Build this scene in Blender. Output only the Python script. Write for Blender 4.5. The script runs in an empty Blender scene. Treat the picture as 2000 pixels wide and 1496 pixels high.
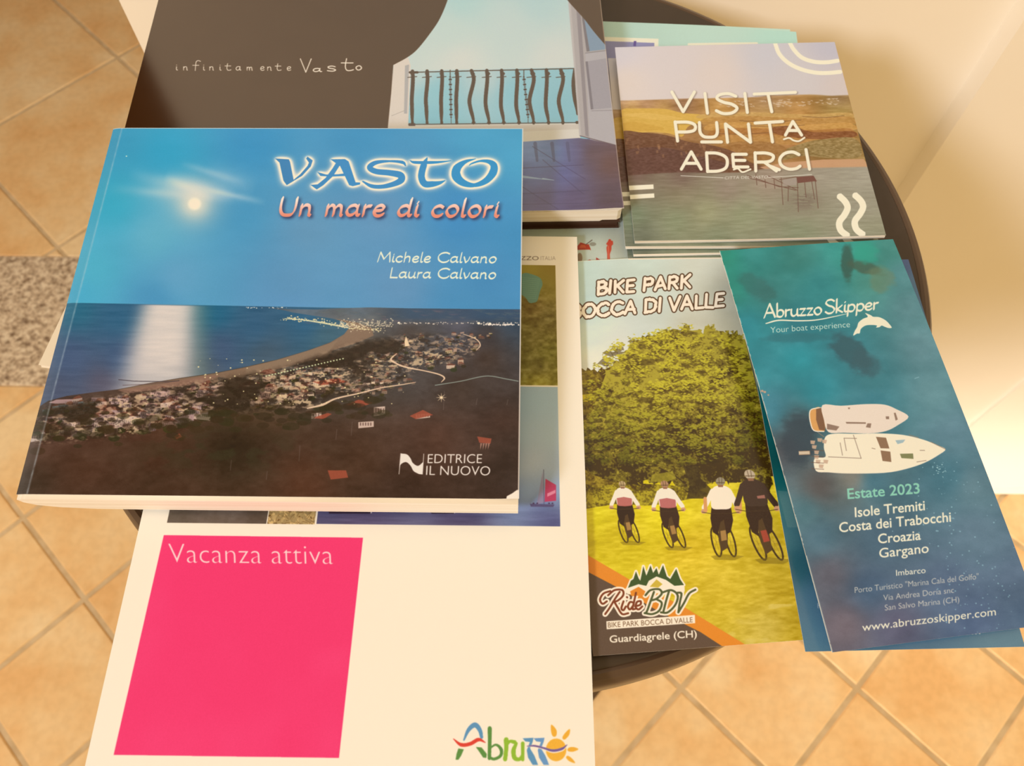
import bpy, bmesh, math
import numpy as np
from mathutils import Vector, Matrix

# ---------------------------------------------------------------- camera, world, lights, exposure
SC = bpy.context.scene
COL = SC.collection
MM = 0.001
FLOOR_TO_EYE = 1386.0            # mm, camera above the floor
EYE = 375.0                      # mm, camera above the table top
TABLE_Z = (FLOOR_TO_EYE - EYE) * MM
R_ = Vector((0.99992473, 0.01088305, 0.00566536))
U_ = Vector((-0.01226936, 0.88694407, 0.46171386))
F_ = Vector((0.0, 0.46174861, -0.88701083))
FPX = 1594.36
cd = bpy.data.cameras.new('camera'); cam = bpy.data.objects.new('camera', cd); COL.objects.link(cam)
m = Matrix.Identity(4)
for i in range(3):
    m[i][0] = R_[i]; m[i][1] = U_[i]; m[i][2] = -F_[i]
m[2][3] = FLOOR_TO_EYE * MM
cam.matrix_world = m
cd.sensor_width = 36.0; cd.lens = 36.0 * FPX / 2000.0
cd.clip_start = 0.01
cd.dof.use_dof = True; cd.dof.focus_distance = 0.41; cd.dof.aperture_fstop = 15.0
SC.camera = cam
world = bpy.data.worlds.new('world'); SC.world = world; world.use_nodes = True
wb = world.node_tree.nodes['Background']
wb.inputs[0].default_value = (1.0, 0.69, 0.31, 1); wb.inputs[1].default_value = 0.74

def area(name, loc, target, size, power, color, size_y=None, spread=None):
    l = bpy.data.lights.new(name, 'AREA'); l.energy = power; l.color = color
    if spread: l.spread = math.radians(spread)
    l.shape = 'RECTANGLE'; l.size = size; l.size_y = size_y or size
    o = bpy.data.objects.new(name, l); COL.objects.link(o); o.location = loc
    o.rotation_euler = (Vector(target) - Vector(loc)).to_track_quat('-Z', 'Y').to_euler()
    return o
area('room_lamp', (-1.92, -1.83, 2.95), (0.05, 0.3, 1.0), 0.6, 68, (0.97, 0.93, 0.93))
area('low_wall_fill', (0.75, -2.7, 0.42), (0.85, 0.5, 0.06), 1.0, 1.3, (1.0, 0.95, 0.84), 0.35, 16)  # added narrow beam from out of view, brightens the lower right wall and floor
area('next_room_fill', (0.1, 1.7, 2.5), (-0.9, 1.7, 0.0), 0.4, 13, (1.0, 0.76, 0.46))  # unseen fill added to lift the tiles beyond the doorway
SC.view_settings.view_transform = 'Standard'; SC.view_settings.look = 'None'
SC.view_settings.gamma = 1.0; SC.view_settings.use_curve_mapping = False
SC.view_settings.exposure = 0.0
LIT = np.array([1.09, 0.87, 0.62])     # linear light colour that falls on the paper (white balance of the print colours)

# ---------------------------------------------------------------- object helpers
def tag(o, label=None, cat=None, group=None, kind=None):
    if label: o['label'] = label
    if cat: o['category'] = cat
    if group: o['group'] = group
    if kind: o['kind'] = kind
    return o
def mesh_obj(name, verts, faces, mats=None, parent=None, midx=None, uvs=None, smooth=False):
    me = bpy.data.meshes.new(name); me.from_pydata([tuple(v) for v in verts], [], faces); me.update()
    for mm in (mats or []): me.materials.append(mm)
    if midx is not None: me.polygons.foreach_set('material_index', midx)
    if uvs is not None:
        ul = me.uv_layers.new(name='UVMap')
        li = np.empty(len(me.loops), np.int32); me.loops.foreach_get('vertex_index', li)
        ul.data.foreach_set('uv', np.asarray(uvs, np.float32)[li].ravel())
    if smooth: me.polygons.foreach_set('use_smooth', [True] * len(me.polygons))
    o = bpy.data.objects.new(name, me); COL.objects.link(o)
    if parent: o.parent = parent
    return o
def empty(name, loc, rot=(0, 0, 0)):
    o = bpy.data.objects.new(name, None); COL.objects.link(o); o.empty_display_size = 0.02
    o.location = loc; o.rotation_euler = rot
    return o
def prism(name, poly, z0, z1, mats, parent=None, bev=0.0, loc=(0, 0, 0)):
    """polygon (metres, ccw) extruded from z0 to z1, optional top bevel"""
    n = len(poly); c = np.mean(np.array(poly), 0)
    rings = [(poly, z0), (poly, z1 - bev)]
    if bev > 0:
        P = np.array(poly); Q = []
        for i in range(n):
            a = P[i - 1] - P[i]; b = P[(i + 1) % n] - P[i]
            a = a / (np.linalg.norm(a) + 1e-9); b = b / (np.linalg.norm(b) + 1e-9)
            s = abs(a[0] * b[1] - a[1] * b[0]); d = (a + b)
            Q.append(P[i] + d * bev / max(s, .35))
        rings.append((Q, z1))
    v = [(p[0], p[1], z) for pts, z in rings for p in pts]; f = []
    for r in range(len(rings) - 1):
        for i in range(n):
            j = (i + 1) % n; f.append((r * n + i, r * n + j, (r + 1) * n + j, (r + 1) * n + i))
    f.append(tuple(range(n))[::-1]); f.append(tuple((len(rings) - 1) * n + i for i in range(n)))
    o = mesh_obj(name, v, f, mats, parent); o.location = loc
    return o
def lathe(name, prof, mat, parent=None, loc=(0, 0, 0), seg=128, smooth=True):
    v = []; f = []; k = len(prof)
    for s in range(seg):
        a = 2 * math.pi * s / seg
        for r, z in prof: v.append((r * math.cos(a), r * math.sin(a), z))
    for s in range(seg):
        t = (s + 1) % seg
        for i in range(k - 1):
            f.append((s * k + i, t * k + i, t * k + i + 1, s * k + i + 1))
    f.append(tuple(s * k for s in range(seg))[::-1]); f.append(tuple(s * k + k - 1 for s in range(seg)))
    o = mesh_obj(name, v, f, [mat], parent, smooth=smooth); o.location = loc
    bm = bmesh.new(); bm.from_mesh(o.data); bmesh.ops.recalc_face_normals(bm, faces=bm.faces[:])
    for e in bm.edges:
        if len(e.link_faces) == 2 and e.calc_face_angle(0) > 0.6: e.smooth = False
    bm.to_mesh(o.data); bm.free()
    return o

# ---------------------------------------------------------------- material helpers
def mat(name, col, rough=0.6, spec=0.5, coat=0.0):
    mt = bpy.data.materials.new(name); mt.use_nodes = True
    b = mt.node_tree.nodes['Principled BSDF']
    b.inputs['Base Color'].default_value = (*col, 1); b.inputs['Roughness'].default_value = rough
    b.inputs['Specular IOR Level'].default_value = spec
    return mt, mt.node_tree, b
def nd(nt, t, **kw):
    n = nt.nodes.new(t)
    for k, v in kw.items():
        if k.startswith('i_'): n.inputs[k[2:].replace('_', ' ')].default_value = v
        else: setattr(n, k, v)
    return n
def ramp(nt, stops):
    r = nt.nodes.new('ShaderNodeValToRGB'); e = r.color_ramp.elements
    while len(e) < len(stops): e.new(0.5)
    for el, (p, c) in zip(e, stops): el.position = p; el.color = (*c, 1)
    return r

# ---------------------------------------------------------------- print workshop: covers are drawn in code
def s2l(c):
    c = np.clip(np.asarray(c, float), 0, 1); return np.where(c <= 0.04045, c / 12.92, ((c + 0.055) / 1.055) ** 2.4)
def l2s(c):
    c = np.clip(c, 0, 1); return np.where(c <= 0.0031308, c * 12.92, 1.055 * c ** (1 / 2.4) - 0.055)
def spline(pts, n=8, closed=False):
    P = np.array(pts, float)
    if len(P) < 3: return P
    if closed: Q = np.vstack([P[-1], P, P[0], P[1]])
    else: Q = np.vstack([2 * P[0] - P[1], P, 2 * P[-1] - P[-2]])
    out = []
    t = np.linspace(0, 1, n, endpoint=False)[:, None]
    for i in range(1, len(Q) - 2):
        a, b, c, d = Q[i - 1], Q[i], Q[i + 1], Q[i + 2]
        out.append(0.5 * (2 * b + (c - a) * t + (2 * a - 5 * b + 4 * c - d) * t * t + (3 * b - a - 3 * c + d) * t ** 3))
    out = np.vstack(out)
    return np.vstack([out, out[:1] if closed else P[-1:]])
def rot3(yaw, pit, rol):
    Rz = Matrix.Rotation(math.radians(yaw), 3, 'Z'); Rx = Matrix.Rotation(math.radians(pit), 3, 'X'); Ry = Matrix.Rotation(math.radians(rol), 3, 'Y')
    return Rz @ Rx @ Ry

class Cover:
    """One printed surface. The artwork was measured off the photograph; `pose` (mm, degrees) is where the real
    sheet lies, so measurements can be rectified to the sheet's own millimetres before anything is drawn."""
    def __init__(s, pose, w, h, dens, vis=None):
        x, y, z, yaw, pit, rol = pose
        s.w, s.h, s.d = w, h, dens
        s.W, s.Hh = int(w * dens), int(h * dens)
        R = rot3(yaw, pit, rol)
        o = np.array([x, y, z - EYE]); ex = np.array(R.col[0]); ey = np.array(R.col[1])
        B = np.stack([np.array(R_), np.array(U_), np.array(F_)])
        # sheet mm (u right, v down from top-left) -> photo measure : homography G
        T = np.stack([ex, -ey, o - ex * w / 2 + ey * h / 2], 1)
        K = np.array([[FPX, 0, 1000], [0, -FPX, 748], [0, 0, 1.0]])
        s.G = K @ B @ T; s.Gi = np.linalg.inv(s.G)
        u, v = np.meshgrid((np.arange(s.W) + .5) / dens, (np.arange(s.Hh) + .5) / dens)
        s.X, s.Y = s.tophoto(u, v)
        s.u, s.v = u, v
        s.c = np.zeros((s.Hh, s.W, 3), np.float32)
    def tophoto(s, u, v):
        q = s.G @ np.stack([np.ravel(u), np.ravel(v), np.ones(np.size(u))]); q = q[:2] / q[2]
        return q[0].reshape(np.shape(u)), q[1].reshape(np.shape(u))
    def tosheet(s, p):
        p = np.atleast_2d(np.asarray(p, float)); q = s.Gi @ np.vstack([p.T, np.ones(len(p))]); q = q[:2] / q[2]
        return (q * s.d).T
    def cover(s, polys, canvas=False):
        """antialiased coverage of polygons (list of point arrays), returns (slice, mask)"""
        P = [(np.asarray(p, float) if canvas else s.tosheet(p)) for p in polys]
        allp = np.vstack(P)
        x0, y0 = np.floor(allp.min(0)).astype(int) - 1; x1, y1 = np.ceil(allp.max(0)).astype(int) + 2
        x0 = max(x0, 0); y0 = max(y0, 0); x1 = min(x1, s.W); y1 = min(y1, s.Hh)
        if x1 <= x0 or y1 <= y0: return None, None
        SS = 4; hh = (y1 - y0) * SS; ww = x1 - x0
        A = []; Bv = []
        for p in P:
            area2 = np.sum(p[:, 0] * np.roll(p[:, 1], -1) - np.roll(p[:, 0], -1) * p[:, 1])
            if area2 < 0: p = p[::-1]
            A.append(p); Bv.append(np.roll(p, -1, 0))
        A = np.vstack(A); Bv = np.vstack(Bv)
        ay = (A[:, 1] - y0) * SS - .5; by = (Bv[:, 1] - y0) * SS - .5
        sg = np.where(by > ay, -1.0, 1.0); lo = np.ceil(np.minimum(ay, by)); hi = np.ceil(np.maximum(ay, by))
        lo = np.clip(lo, 0, hh).astype(int); hi = np.clip(hi, 0, hh).astype(int)
        n = hi - lo; k = n > 0
        if not k.any(): return None, None
        A, Bv, ay, by, sg, lo, n = A[k], Bv[k], ay[k], by[k], sg[k], lo[k], n[k]
        idx = np.repeat(np.arange(len(n)), n); off = np.arange(n.sum()) - np.repeat(np.cumsum(n) - n, n)
        row = lo[idx] + off
        t = (row - ay[idx]) / (by[idx] - ay[idx])
        xc = np.clip(A[idx, 0] + (Bv[idx, 0] - A[idx, 0]) * t - x0, 0, ww)
        fi = np.floor(xc).astype(int); fr = xc - fi
        D = np.zeros((hh, ww + 2))
        np.add.at(D, (row, fi), sg[idx] * (1 - fr)); np.add.at(D, (row, fi + 1), sg[idx] * fr)
        M = np.clip(np.abs(np.cumsum(D, 1)[:, :ww]), 0, 1).reshape(y1 - y0, SS, ww).mean(1)
        return (slice(y0, y1), slice(x0, x1)), M
    def paint(s, sl, M, col, a=1.0):
        if sl is None: return
        col = np.asarray(col, float)
        if col.ndim == 1: col = col / 255.0
        else: col = col[sl] if col.shape[:2] == s.c.shape[:2] else col
        al = (M * a)[..., None]
        s.c[sl] = s.c[sl] * (1 - al) + col * al
    def poly(s, pts, col, a=1.0):
        sl, M = s.cover([pts]); s.paint(sl, M, col, a)
    def polys(s, L, col, a=1.0):
        sl, M = s.cover(L); s.paint(sl, M, col, a)
    def full(s, M, col, a=1.0): s.paint((slice(0, s.Hh), slice(0, s.W)), M, col, a)
    def mask(s, polys):
        out = np.zeros((s.Hh, s.W)); sl, M = s.cover(polys)
        if sl is not None: out[sl] = M
        return out
    def field(s, pts, power=2.6, noise=None):
        """smooth colour field through measured samples (x, y, r, g, b)"""
        P = np.array(pts, float); st = 6
        X = s.X[::st, ::st]; Y = s.Y[::st, ::st]
        num = 0; den = 0
        for x, y, r, g, b in P:
            w = 1 / (((X - x) ** 2 + (Y - y) ** 2) + 350) ** (power / 2)
            num = num + w[..., None] * np.array([r, g, b]) / 255; den = den + w
        F = num / den[..., None]
        return upsample(F, s.Hh, s.W, st)
    def dots(s, P, rad, col, a=1.0):
        polys = [np.array([(x + r * math.cos(t), y + r * .8 * math.sin(t)) for t in np.linspace(0, 6.28, 7)[:-1]]) for (x, y), r in zip(P, rad)]
        if polys: s.polys(polys, col, a)

def upsample(F, H, W, st):
    yy = np.clip((np.arange(H)) / st, 0, F.shape[0] - 1.001); xx = np.clip((np.arange(W)) / st, 0, F.shape[1] - 1.001)
    y0 = yy.astype(int); x0 = xx.astype(int); fy = (yy - y0)[:, None]; fx = (xx - x0)[None, :]
    if F.ndim == 3: fy = fy[..., None]; fx = fx[..., None]
    a = F[y0][:, x0]; b = F[y0][:, x0 + 1]; c = F[y0 + 1][:, x0]; d = F[y0 + 1][:, x0 + 1]
    return (a * (1 - fx) + b * fx) * (1 - fy) + (c * (1 - fx) + d * fx) * fy
def fbm(H, W, cell, octv=4, seed=0, ax=1.0, gain=0.5):
    """value noise 0..1; cell in canvas pixels, ax = horizontal stretch"""
    rs = np.random.RandomState(seed); out = np.zeros((H, W)); amp = 1.0; tot = 0
    for o in range(octv):
        cy = max(cell / 2 ** o, 1.0); cx = max(cell * ax / 2 ** o, 1.0)
        g = rs.rand(int(H / cy) + 3, int(W / cx) + 3)
        yy = np.arange(H) / cy; xx = np.arange(W) / cx
        y0 = yy.astype(int); x0 = xx.astype(int); fy = yy - y0; fx = xx - x0
        fy = (fy * fy * (3 - 2 * fy))[:, None]; fx = (fx * fx * (3 - 2 * fx))[None]
        g0 = g[y0]; g1 = g[y0 + 1]
        out += amp * ((g0[:, x0] * (1 - fx) + g0[:, x0 + 1] * fx) * (1 - fy) + (g1[:, x0] * (1 - fx) + g1[:, x0 + 1] * fx) * fy)
        tot += amp; amp *= gain
    return out / tot
def blur(M, r):
    r = int(max(1, round(r)))
    for _ in range(3):
        for axis in (0, 1):
            k = np.pad(M, [(r + 1, r) if i == axis else (0, 0) for i in range(M.ndim)], mode='edge')
            c = np.cumsum(k, axis); n = M.shape[axis]
            if axis == 0: M = (c[2 * r + 1:2 * r + 1 + n] - c[:n]) / (2 * r + 1)
            else: M = (c[:, 2 * r + 1:2 * r + 1 + n] - c[:, :n]) / (2 * r + 1)
    return M
def sstep(a, b, x):
    t = np.clip((x - a) / (b - a), 0, 1); return t * t * (3 - 2 * t)
def circ(x, y, rx, ry=None, n=28):
    ry = ry or rx; return [(x + rx * math.cos(t), y + ry * math.sin(t)) for t in np.linspace(0, 2 * math.pi, n, endpoint=False)]

# strokes -> polygons
def brush(pts, wd, caps=True):
    """round brush along pts, wd constant or per point"""
    P = np.array(pts, float); W = np.broadcast_to(np.asarray(wd, float), (len(P),)) / 2
    out = []
    for i in range(len(P) - 1):
        d = P[i + 1] - P[i]; L = np.hypot(*d)
        if L < 1e-6: continue
        n = np.array([-d[1], d[0]]) / L
        out.append(np.array([P[i] + n * W[i], P[i + 1] + n * W[i + 1], P[i + 1] - n * W[i + 1], P[i] - n * W[i]]))
    rng = range(len(P)) if caps else range(1, len(P) - 1)
    for i in rng:
        if W[i] > .25: out.append(np.array(circ(P[i][0], P[i][1], W[i], n=10)))
    return out
def nib(pts, w, ang, thin=0.25):
    """broad nib held at ang degrees"""
    P = np.array(pts, float); a = math.radians(ang)
    v = np.array([math.cos(a), -math.sin(a)]) * w / 2; q = np.array([math.sin(a), math.cos(a)]) * w * thin / 2
    out = []
    for i in range(len(P) - 1):
        c = np.array([P[i] + v + q, P[i] + v - q, P[i] - v - q, P[i] - v + q, P[i + 1] + v + q, P[i + 1] + v - q, P[i + 1] - v - q, P[i + 1] - v + q])
        out.append(hull(c))
    return out
def hull(P):
    P = sorted(map(tuple, P)); 
    def half(P):
        h = []
        for p in P:
            while len(h) > 1 and (h[-1][0] - h[-2][0]) * (p[1] - h[-2][1]) - (h[-1][1] - h[-2][1]) * (p[0] - h[-2][0]) <= 0: h.pop()
            h.append(p)
        return h
    a = half(P); b = half(P[::-1]); return np.array(a[:-1] + b[:-1])

# one-stroke alphabet: advance, strokes; '-' = straight, 'o' = closed curve
SK = {
'a': (54, ['42,42 30,50 12,42 5,22 14,3 30,6 43,25', '44,50 42,20 46,3 54,4']),
'b': (50, ['-8,100 8,2', '8,30 20,48 38,46 45,25 36,4 20,0 8,8']),
'c': (46, ['42,42 28,50 10,40 5,22 14,3 30,0 43,9']),
'd': (55, ['42,42 30,50 12,42 5,22 14,3 30,6 43,25', '45,100 43,20 46,2 54,4']),
'e': (46, ['8,24 30,26 40,36 34,48 24,50 10,40 5,22 13,3 28,0 42,9']),
'f': (34, ['40,90 30,99 20,88 17,50 15,-5', '-3,50 32,50']),
'g': (50, ['42,42 30,50 12,42 5,22 14,3 30,6 43,25', '44,50 43,-10 32,-30 10,-26']),
'h': (50, ['-8,100 8,0', '8,30 22,48 36,46 40,30 40,0']),
'i': (20, ['9,50 8,12 14,1 20,3', '-9,70 10,73']),
'k': (46, ['-8,100 8,0', '-38,50 10,24 42,0']),
'l': (20, ['9,100 8,14 13,1 20,3']),
'm': (70, ['-8,50 8,0', '8,30 20,48 30,46 34,30 34,0', '34,30 46,48 56,46 60,30 61,4 66,0']),
'n': (52, ['-8,50 8,0', '8,30 20,48 34,47 39,30 40,4 46,0']),
'o': (50, ['o25,51 9,40 5,22 16,2 30,1 43,14 45,32 37,47']),
'p': (50, ['-9,50 5,-32', '8,30 20,48 38,46 45,25 36,4 20,0 9,8']),
'r': (34, ['-8,50 8,0', '8,28 17,44 32,47']),
's': (40, ['34,43 22,50 9,43 12,30 28,22 35,10 24,0 6,5']),
't': (34, ['16,78 13,30 16,4 24,0 33,6', '-3,50 32,50']),
'u': (52, ['7,50 6,20 13,2 28,3 41,22', '42,50 41,12 46,1 52,3']),
'v': (44, ['-4,50 20,0', '20,0 34,20 40,50']),
'z': (42, ['-5,48 36,48 6,1 38,1']),
'A': (70, ['-2,0 34,100 66,0', '-14,34 56,34']),
'B': (62, ['-8,100 8,0', '8,98 36,98 52,84 46,60 28,53 8,52', '28,53 52,46 58,24 46,4 8,1']),
'C': (76, ['72,84 50,99 22,90 5,58 10,22 34,1 60,4 74,18']),
'D': (74, ['-8,100 8,0', '8,99 40,97 64,78 69,48 62,18 40,3 8,1']),
'E': (54, ['-50,99 8,99 8,1 52,1', '-8,52 44,52']),
'I': (18, ['-9,100 9,0']),
'K': (62, ['-8,100 8,0', '-56,100 10,46', '-22,58 60,0']),
'L': (54, ['-8,100 8,1 52,1']),
'M': (86, ['-5,0 14,98 42,24 72,98 82,0']),
'N': (70, ['-8,0 8,100 62,0 62,100']),
'O': (80, ['o40,100 16,86 4,50 16,13 40,0 64,13 76,50 64,86']),
'P': (58, ['-8,100 8,0', '8,98 38,98 54,84 52,58 36,48 8,47']),
'R': (62, ['-8,100 8,0', '8,98 36,98 53,84 50,60 36,50 8,49', '-30,49 60,0']),
'S': (60, ['54,86 36,99 14,93 8,74 24,56 44,46 56,26 44,4 22,0 5,14']),
'T': (68, ['-2,99 66,99', '-34,99 34,0']),
'U': (70, ['8,100 8,35 18,6 36,0 54,6 62,35 62,100']),
'V': (68, ['-2,100 34,0 66,100']),
' ': (32, []),
}
def strokes(ch):
    adv, L = SK[ch]; out = []
    for s_ in L:
        kind = s_[0] if s_[0] in '-o' else ''
        pts = [tuple(map(float, q.split(','))) for q in s_.lstrip('-o').split()] if kind else [tuple(map(float, q.split(','))) for q in s_.split()]
        out.append(np.array(pts) if kind == '-' else spline(pts, 6, kind == 'o'))
    return adv, out
def skel(text, p0, p1, up, track=0, xh=50):
    """centre lines of a word laid from p0 to p1 (baseline), up = vector of 100 units"""
    tot = sum(SK[c][0] + track for c in text) - track
    p0 = np.array(p0, float); ex = (np.array(p1, float) - p0) / tot; ey = np.array(up, float) / 100
    x = 0; out = []
    for c in text:
        adv, L = strokes(c)
        for P in L:
            yy = P[:, 1:]; yy = np.where(yy <= 50, yy * xh / 50, xh + (yy - 50) * (100 - xh) / 50)
            out.append(p0 + (P[:, :1] + x) * ex + yy * ey)
        x += adv + track
    return out
_tx = {}
def type_tris(text, p0, p1, up, weight=0.0):
    """outline letters (the built-in typeface) as triangles laid from p0 to p1; up = vector of the cap height"""
    key = (text, weight)
    if key not in _tx:
        cu = bpy.data.curves.new('lettering', 'FONT'); cu.body = text; cu.offset = weight; cu.resolution_u = 4
        ob = bpy.data.objects.new('lettering', cu); COL.objects.link(ob)
        bpy.context.view_layer.update()
        me = ob.evaluated_get(bpy.context.evaluated_depsgraph_get()).to_mesh()
        me.calc_loop_triangles()
        V = np.array([v.co[:2] for v in me.vertices]); T = np.array([t.vertices[:] for t in me.loop_triangles])
        x0, x1 = V[:, 0].min(), V[:, 0].max(); V[:, 0] = (V[:, 0] - x0) / (x1 - x0)
        bpy.data.objects.remove(ob); bpy.data.curves.remove(cu)
        _tx[key] = (V, T)
    V, T = _tx[key]
    p0 = np.array(p0, float); ex = np.array(p1, float) - p0; ey = np.array(up, float) / 0.68
    Q = p0 + V[:, :1] * ex + V[:, 1:] * ey
    return list(Q[T])
def word(cv, text, p0, p1, up, col, weight=0.0, a=1.0):
    cv.polys(type_tris(text, p0, p1, up, weight), col, a)
def penned(cv, text, p0, p1, up, col, w, ang=None, track=0, a=1.0, thin=.25, xh=50):
    L = []
    for P in skel(text, p0, p1, up, track, xh): L += brush(P, w) if ang is None else nib(P, w, ang, thin)
    if L: cv.polys(L, col, a)
    return L
def finish(cv, name, rough=0.3, veil=(.014, .011, .007), grain=0.012, spec=0.5, ior=1.5, gain=1.0):
    """drawn cover -> glossy paper material"""
    rs = np.random.RandomState(len(name)); c = cv.c + (rs.rand(cv.Hh, cv.W, 1) - .5) * grain * 2
    lin = (s2l(c) - np.array(veil)) / LIT * gain
    px = np.ones((cv.Hh, cv.W, 4), np.float32); px[..., :3] = l2s(np.clip(lin, 0.002, 0.93))[::-1]
    im = bpy.data.images.new(name, cv.W, cv.Hh); im.pixels.foreach_set(px.ravel()); im.update(); im.pack()
    mt, nt, b = mat(name, (1, 1, 1), rough, spec)
    b.inputs['IOR'].default_value = ior
    t = nd(nt, 'ShaderNodeTexImage', image=im, interpolation='Cubic', extension='EXTEND')
    nt.links.new(t.outputs['Color'], b.inputs['Base Color'])
    return mt
# ================================================================ artwork
P_VASTO = (-109.6, 227.0, 33.0, -.18, 3.89, -1.11); S_VASTO = (227.5, 209.0)
P_INF = (-86.6, 405.7, 20.0, 2.0, 0, 0); S_INF = (286.0, 235.0)
P_PUNTA = (134.1, 355.4, 14.0, 1.66, 1.93, -1.17); S_PUNTA = (138.8, 148.9)
P_SKIP = (173.5, 170.0, 14.5, 7.86, 2.3, 3.74); S_SKIP = (99.3, 207.2)
P_SKIP2 = (174.6, 167.5, 5.2, 1.9, 0, 0); S_SKIP2 = (97.0, 208.0)
P_BIKE = (77.4, 168.0, 4.2, 4.8, 0, 0); S_BIKE = (99.0, 210.0)
P_VAC = (-68.1, 135.0, 8.0, 0.1, 0, 0); S_VAC = (207.4, 297.0)
P_MINT = (72.4, 317.8, 2.5, -3.4, 0, 0); S_MINT = (210.0, 297.0)
WHITE = (255, 234, 206)

def houses(cv, rs, region, n, sz, cols, lit=0.5):
    """scattered flat-roofed houses seen from a hill, drawn back to front"""
    xs = []
    reg = np.array(region, float); x0, y0 = reg.min(0); x1, y1 = reg.max(0)
    while len(xs) < n:
        x, y = rs.uniform(x0, x1), rs.uniform(y0, y1)
        ins = False; j = len(reg) - 1
        for i in range(len(reg)):
            if (reg[i][1] > y) != (reg[j][1] > y) and x < (reg[j][0] - reg[i][0]) * (y - reg[i][1]) / (reg[j][1] - reg[i][1]) + reg[i][0]: ins = not ins
            j = i
        if ins: xs.append((x, y))
    xs.sort(key=lambda p: p[1])
    for x, y in xs:
        k = sz * rs.uniform(.45, 1.2); w = k * rs.uniform(.7, 1.8); h = k * rs.uniform(.35, .8)
        c = np.array(cols[rs.randint(len(cols))]) * rs.uniform(.55, 1.1); c = np.clip(c, 0, 255)
        sk = rs.uniform(-.12, .22) * w
        wall = [(x, y), (x + w, y - sk), (x + w, y - sk - h), (x, y - h)]
        cv.poly(wall, c, .85)
        if rs.rand() < .55:
            roof = [(x - 1, y - h), (x + w + 1, y - sk - h), (x + w * .7, y - sk - h - k * .35), (x + w * .25, y - h - k * .35)]
            cv.poly(roof, (120, 72, 56) if rs.rand() < .6 else (92, 72, 62), .9)
        if w > 9:
            for q in np.arange(2, w - 2, 4.0):
                cv.poly([(x + q, y - h * .3), (x + q + 1.6, y - h * .3), (x + q + 1.6, y - h * .7), (x + q, y - h * .7)], c * .5, .7)
        if rs.rand() < .6:      # tree in front
            r = k * rs.uniform(.3, .7); cv.poly(circ(x + w * rs.rand(), y + r * .3, r, r * .6, 9), (44 + rs.randint(20), 40 + rs.randint(14), 26), .85)

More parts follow.
